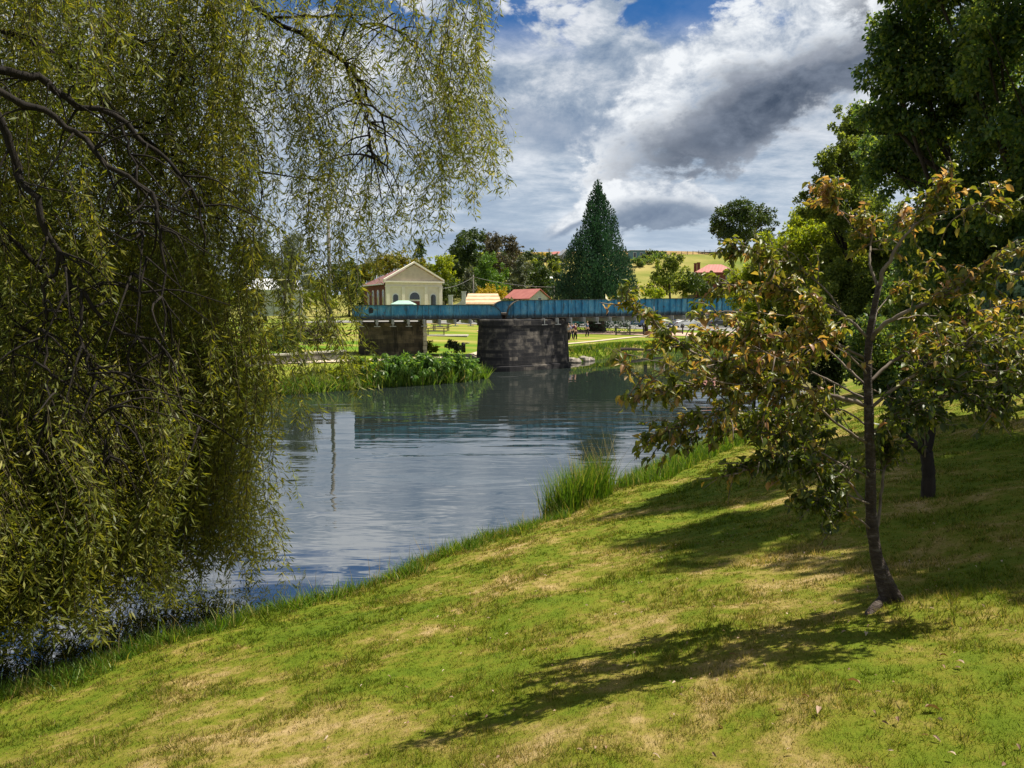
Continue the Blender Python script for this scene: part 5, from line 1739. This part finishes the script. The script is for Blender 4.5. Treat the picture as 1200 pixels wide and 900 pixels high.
# market umbrella in front of the church
c = P(473, 356, 128)
zg = H(c[0], c[1])
um = empty('garden_umbrella', (c[0], c[1], zg), 0, 'pale green square umbrella in front of the church', 'umbrella')
hz = P(473, 352.5, 128)[2] - zg
mb = MB()
mb.add([(-1.9, -1.9, hz - .55), (1.9, -1.9, hz - .55), (1.9, 1.9, hz - .55), (-1.9, 1.9, hz - .55), (-.75, -.75, hz + .05), (.75, -.75, hz + .05), (.75, .75, hz + .05), (-.75, .75, hz + .05),
        (-1.9, -1.9, hz - .75), (1.9, -1.9, hz - .75), (1.9, 1.9, hz - .75), (-1.9, 1.9, hz - .75)],
       [(0, 1, 5, 4), (1, 2, 6, 5), (2, 3, 7, 6), (3, 0, 4, 7), (4, 5, 6, 7), (8, 9, 1, 0), (9, 10, 2, 1), (10, 11, 3, 2), (11, 8, 0, 3)])
mb.build('canopy', M['teal'], um)
mb = MB()
mb.tube([(0, 0, 0), (0, 0, hz)], [.05, .04], 8)
mb.build('pole', M['white'], um)

# utility poles and wires
PO = []
for px, top, D, lb, tr_ in [(388, 236, 62, 'tall grey utility pole seen through the willow strands', .14), (555, 322, 150, 'slim pole behind the tan roof carrying two wires', .13), (649, 334, 150, 'short dark pole at the right end of the wires', .12),
                            (643, 291, hit(643, 303), 'utility pole with crossarm on the skyline beside the yellow hedge', .16)]:
    base = ground_at(px, D)
    tz = P(px, top, D)[2] - base[2]
    ro = empty('utility_pole', base, 0, lb, 'pole', 'utility poles')
    MB().tube([(0, 0, -.5), (0, 0, tz * .5), (0, 0, tz)], [tr_ * 1.15, tr_, tr_ * .8], 10).build('post', M['pole'], ro)
    MB().box((0, -.12, tz - .5), (1.6, .1, .12)).build('crossarm', M['pole'], ro)
    PO.append(np.array([base[0], base[1], base[2] + tz - .4]))
for a, b, lb in ((P(517, 338, 146), PO[1], 'white cable running from the church eave to the slim pole'), (PO[1], PO[2], 'white cable running from the slim pole to the short pole')):
    mb = MB()
    t = np.linspace(0, 1, 14)[:, None]
    pts = a + (b - a) * t - np.array([0, 0, .5]) * (4 * t * (1 - t))
    mb.tube(pts - a, .035, 5)
    o = mb.build('cable', M['wire'])
    o.location = a
    tag(o, lb, 'cable')


# fence along the hill crest
def hill_fence():
    pts = []
    for px, py in ((752, 303), (772, 301), (792, 300), (812, 298.5), (832, 297), (852, 296)):
        D = min(hit(px, py), 276)
        p = P(px, py, D)
        pts.append(np.array([p[0], p[1], H(p[0], p[1])]))
    ro = empty('wire_fence', pts[0], 0, 'post and wire fence running along the hill crest', 'fence')
    o = pts[0]
    for a, b_ in zip(pts[:-1], pts[1:]):
        for k in range(3):
            q = a + (b_ - a) * k / 3
            z = H(q[0], q[1])
            MB().box((q[0] - o[0], q[1] - o[1], z - o[2] + .5), (.16, .16, 1.4)).build('post', M['pole'], ro)
    for zz in (.5, 1.0):
        mb = MB()
        mb.tube([p - o + np.array([0, 0, zz]) for p in pts], .025, 4)
        mb.build('wire', M['wire'], ro)


hill_fence()


# ------------------------------------------------------------------ cars
def car(px, py, D, rz, paint, label, van=False):
    p = P(px, py, D)
    root = empty('parked_car', (p[0], p[1], H(p[0], p[1]) + .06), rz, label, 'car', 'cars parked beyond the lawn')
    Ln = 4.3
    if van:
        prof = [(-2.15, .30), (2.10, .30), (2.15, .75), (1.75, .95), (1.15, 1.05), (.55, 1.72), (-1.95, 1.78), (-2.15, 1.6)]
        cab = [(.98, 1.08), (.48, 1.60), (-1.85, 1.64), (-2.0, 1.08)]
    else:
        prof = [(-2.15, .32), (2.12, .30), (2.15, .62), (2.0, .78), (1.15, .90), (.40, 1.38), (-.15, 1.46), (-1.0, 1.42), (-1.75, .98), (-2.1, .92), (-2.18, .6)]
        cab = [(1.0, .93), (.36, 1.32), (-.15, 1.39), (-.95, 1.35), (-1.55, .98)]
    body = MB()
    Wd = .86
    n = len(prof)
    vs = []
    for y, k in ((-Wd, 0), (-Wd * .9, 1), (Wd * .9, 1), (Wd, 0)):
        for x, z in prof:
            q = .90 if z > 1.0 else 1.0
            vs.append((x, y * q, z) if k else (x * .985, y * q, .32 + (z - .32) * .96))
    fs = [tuple(range(n))[::-1], tuple(range(3 * n, 4 * n))]
    for r in range(3):
        fs += [(r * n + i, r * n + (i + 1) % n, (r + 1) * n + (i + 1) % n, (r + 1) * n + i) for i in range(n)]
    body.add(vs, fs)
    body.build('body', paint, root)
    win = MB()
    for s in (-1, 1):
        win.prism(cab, s * Wd * .90, s * Wd * .915)
    a, b = cab[0], cab[1]
    win.add([(a[0] + .12, -.68, a[1]), (a[0] + .12, .68, a[1]), (b[0] + .13, .62, b[1]), (b[0] + .13, -.62, b[1])], [(0, 1, 2, 3)])
    a, b = cab[-1], cab[-2]
    win.add([(a[0] - .12, -.66, a[1]), (a[0] - .12, .66, a[1]), (b[0] - .16, .60, b[1]), (b[0] - .16, -.60, b[1])], [(3, 2, 1, 0)])
    win.build('window', M['carglass'], root)
    for x in (-1.35, 1.35):
        for s in (-1, 1):
            wh = MB()
            wh.tube([(x, s * .70, .32), (x, s * .87, .32)], [.32, .32], 16)
            wo = wh.build('wheel', M['rubber'], root)
            MB().tube([(x, s * .871, .32), (x, s * .885, .32)], [.2, .19], 12).build('rim', M['steel'], wo)
    for s in (-1, 1):
        MB().box((2.12, s * .62, .66), (.09, .32, .13)).build('headlight', M['lamp'], root)
        MB().box((-2.15, s * .66, .76), (.08, .26, .14)).build('taillight', M['redlamp'], root)
    return root


def paint(name, c):
    m, t, out = new_mat(name)
    b = t.n('ShaderNodeBsdfPrincipled')
    b.inputs['Base Color'].default_value = c + (1,)
    b.inputs['Roughness'].default_value = .3
    b.inputs['Coat Weight'].default_value = .5
    t.l(b.outputs[0], out.inputs[0])
    return m


PT = {k: paint('paint_' + k, c) for k, c in {'white': (.7, .7, .7), 'silver': (.38, .40, .42), 'blue': (.05, .09, .22), 'navy': (.02, .03, .07), 'teal': (.03, .22, .25), 'black': (.015, .015, .018), 'red': (.25, .03, .03)}.items()}
car(520, 381, 112, .05, PT['black'], 'black car parked leftmost under the left span')
car(546, 381, 113, 3.1, PT['silver'], 'silver car parked in the gap left of the pier')
car(572, 381, 114, .1, PT['navy'], 'navy car half hidden behind the left edge of the pier')
car(679, 379, 110, .12, PT['teal'], 'teal car parked behind the standing people')
car(720, 379, 111, 3.2, PT['white'], 'white car parked right of the conifer trunk')
car(742, 379, 113, .2, PT['blue'], 'pale blue car parked left of the bare park tree trunk', True)
car(766, 379, 114, 3.0, PT['silver'], 'silver car parked right of the bare park tree trunk')
car(788, 378, 118, 1.25, PT['blue'], 'blue car facing the lawn under the right span', True)
car(806, 378, 116, .3, PT['white'], 'small white car parked beside the blue one under the right span')
car(845, 377, 122, .3, PT['black'], 'black car parked furthest right under the bridge')


# ------------------------------------------------------------------ people on the far lawn
def person(px, py, D, rz, top, legs, label, stride=.12):
    p = P(px, py, D)
    root = empty('person', (p[0], p[1], H(p[0], p[1])), rz, label, 'person', 'people standing on the far lawn')

    def skin_mesh(name, joints, edges, mat, par):
        me = bpy.data.meshes.new(name)
        me.from_pydata([j[:3] for j in joints], edges, [])
        o = link_mesh(name, me, mat, par)
        md = o.modifiers.new('skin', 'SKIN')
        for v, j in zip(me.skin_vertices[0].data, joints):
            v.radius = (j[3], j[4] if len(j) > 4 else j[3])
        me.skin_vertices[0].data[0].use_root = True
        sb_ = o.modifiers.new('sub', 'SUBSURF')
        sb_.levels = 1
        sb_.render_levels = 2
        return o
    s = stride
    J_ = [(0, 0, .95, .15, .11), (0, 0, 1.18, .135, .10), (0, 0, 1.38, .17, .10), (0, 0, 1.50, .06), (0, -.01, 1.62, .085, .10), (0, -.01, 1.74, .07, .085),
          (.19, 0, 1.42, .055), (.25, .02, 1.15, .042), (.24, -.10, .92, .034), (.24, -.13, .82, .036),
          (-.19, 0, 1.42, .055), (-.25, .02, 1.15, .042), (-.26, -.02, .90, .034), (-.26, -.04, .80, .036),
          (.09, 0, .88, .095), (.10, -s, .48, .065), (.10, -s * .7, .08, .048), (.10, -s * .7 - .14, .035, .035),
          (-.09, 0, .88, .095), (-.10, s * .3, .48, .065), (-.10, s, .08, .048), (-.10, s - .14, .035, .035)]
    E_ = [(0, 1), (1, 2), (2, 3), (3, 4), (4, 5), (2, 6), (6, 7), (7, 8), (8, 9), (2, 10), (10, 11), (11, 12), (12, 13), (0, 14), (14, 15), (15, 16), (16, 17), (0, 18), (18, 19), (19, 20), (20, 21)]
    skin_mesh('body', J_, E_, M['skin'], root)
    T_ = [(0, 0, .98, .17, .13), (0, 0, 1.18, .155, .12), (0, 0, 1.38, .185, .12), (.19, 0, 1.42, .075), (.25, .02, 1.16, .062), (-.19, 0, 1.42, .075), (-.25, .02, 1.16, .062)]
    skin_mesh('shirt', T_, [(0, 1), (1, 2), (2, 3), (3, 4), (2, 5), (5, 6)], top, root)
    L_ = [(0, 0, .97, .165, .125), (.09, 0, .86, .11), (.10, -s, .48, .082), (.10, -s * .7, .12, .066), (-.09, 0, .86, .11), (-.10, s * .3, .48, .082), (-.10, s, .12, .066)]
    skin_mesh('trousers', L_, [(0, 1), (1, 2), (2, 3), (0, 4), (4, 5), (5, 6)], legs, root)
    skin_mesh('hair', [(0, .03, 1.66, .09, .085), (0, .02, 1.75, .08, .09)], [(0, 1)], M['hair'], root)
    return root


cl = {k: mat_plain('cloth_' + k, c, 8, .9) for k, c in {'navy': (.02, .025, .05), 'white': (.6, .6, .6), 'purple': (.10, .07, .20), 'maroon': (.13, .03, .04), 'black': (.015, .015, .018), 'lilac': (.35, .33, .48), 'blue': (.06, .11, .25)}.items()}
person(660, 394, 76, .4, cl['navy'], cl['white'], 'person in navy top and pale trousers beside the pier')
person(666.5, 394, 75, -.6, cl['lilac'], cl['black'], 'person in lilac shirt standing second from the pier')
person(669.5, 393, 77, .2, cl['purple'], cl['navy'], 'person in purple top close behind the lilac shirt')
person(674, 393, 76, 1.2, cl['maroon'], cl['black'], 'person in maroon top standing right of the group')
person(688, 388, 82, 1.0, cl['blue'], cl['black'], 'person in blue shirt beside the conifer trunk')
person(776, 388, 86, .2, cl['maroon'], cl['maroon'], 'person in dark red walking past the plaza post')

# ------------------------------------------------------------------ park furniture
def table(px, py, D, rz, label):
    p = P(px, py, D)
    ro = empty('picnic_table', (p[0], p[1], H(p[0], p[1])), rz, label, 'picnic table', 'picnic tables on the far lawn')
    MB().box((0, 0, .74), (2.2, .8, .07)).build('tabletop', M['timber'], ro)
    for s in (-1, 1):
        MB().box((0, s * .75, .45), (2.2, .32, .06)).build('seat', M['timber'], ro)
        lg_ = MB()
        lg_.box((s * .8, 0, .40), (.1, 1.5, .08))
        lg_.box((s * .8, .45, .35), (.09, .12, .70))
        lg_.box((s * .8, -.45, .35), (.09, .12, .70))
        lg_.build('leg', M['timber'], ro)


table(511, 391, 78, .1, 'nearer picnic table on the pale slab under the left span')
table(517, 386.5, 88, -.1, 'picnic table further back under the left span')
sl = MB()
p = P(516, 392, 78)
sl.box((0, 0, 0), (5.6, 3.4, .12))
o = sl.build('slab', M['concrete'])
o.location = (p[0], p[1], H(p[0], p[1]))
tag(o, 'pale concrete slab under the picnic table', 'slab', kind='structure')
p = P(543, 411, 58)
bo = empty('drinking_fountain', (p[0], p[1], H(p[0], p[1])), 0, 'dark bollard with pale tap bowl on the lawn edge under the bridge', 'fountain')
MB().tube([(0, 0, 0), (0, 0, .5), (0, 0, .72), (0, 0, .76)], [.17, .16, .15, .06], 12).build('pedestal', M['iron'], bo)
mb = MB()
mb.tube([(.1, 0, .62), (.28, 0, .68)], [.03, .03], 6)
mb.tube([(.32, 0, .66), (.32, 0, .74)], [.10, .18], 12)
mb.build('bowl', M['steel'], bo)
# plaza posts and rail, signboard and bench
ra = P(722, 387, 88)
rb = P(800, 387, 92)
rl = empty('plaza_railing', (ra[0], ra[1], H(ra[0], ra[1])), math.atan2(rb[1] - ra[1], rb[0] - ra[0]), 'low dark post and rail fence along the pink paving', 'railing')
Lr = math.hypot(rb[0] - ra[0], rb[1] - ra[1])
for k in range(6):
    MB().box((k * Lr / 5, 0, .55), (.12, .12, 1.1)).build('post', M['iron'], rl)
MB().box((Lr / 2, 0, .25), (Lr, .09, .22)).build('rail', M['timber'], rl)
p = P(774, 385, 93)
sg = empty('sign_board', (p[0], p[1], H(p[0], p[1])), .1, 'white framed green notice panel under the right span', 'sign')
for x in (-.62, .62):
    MB().box((x, 0, 1.05), (.1, .1, 2.1)).build('post', M['white'], sg)
MB().box((0, -.004, 1.85), (1.14, .06, .42)).build('panel', L['bright'] if False else M['signgreen'] if 'signgreen' in M else M['teal'], sg)
p = P(854, 391, 78)
be = empty('park_bench', (p[0], p[1], H(p[0], p[1])), -.1, 'pale slatted park bench at the right of the far lawn', 'bench')
for k in range(3):
    pass
sm_ = MB()
for k in range(3):
    sm_.box((0, -.16 + k * .16, .45), (1.7, .13, .05))
sm_.build('seat', M['offwhite'], be)
sm_ = MB()
for k in range(3):
    sm_.box((0, .28 + k * .03, .60 + k * .15), (1.7, .04, .11))
sm_.build('backrest', M['offwhite'], be)
for x in (-.72, .72):
    lm = MB()
    lm.box((x, -.15, .21), (.07, .07, .42))
    lm.box((x, .33, .45), (.07, .07, .9))
    lm.box((x, .08, .40), (.06, .42, .05))
    lm.build('leg', M['iron'], be)
p = P(700, 388, 90)
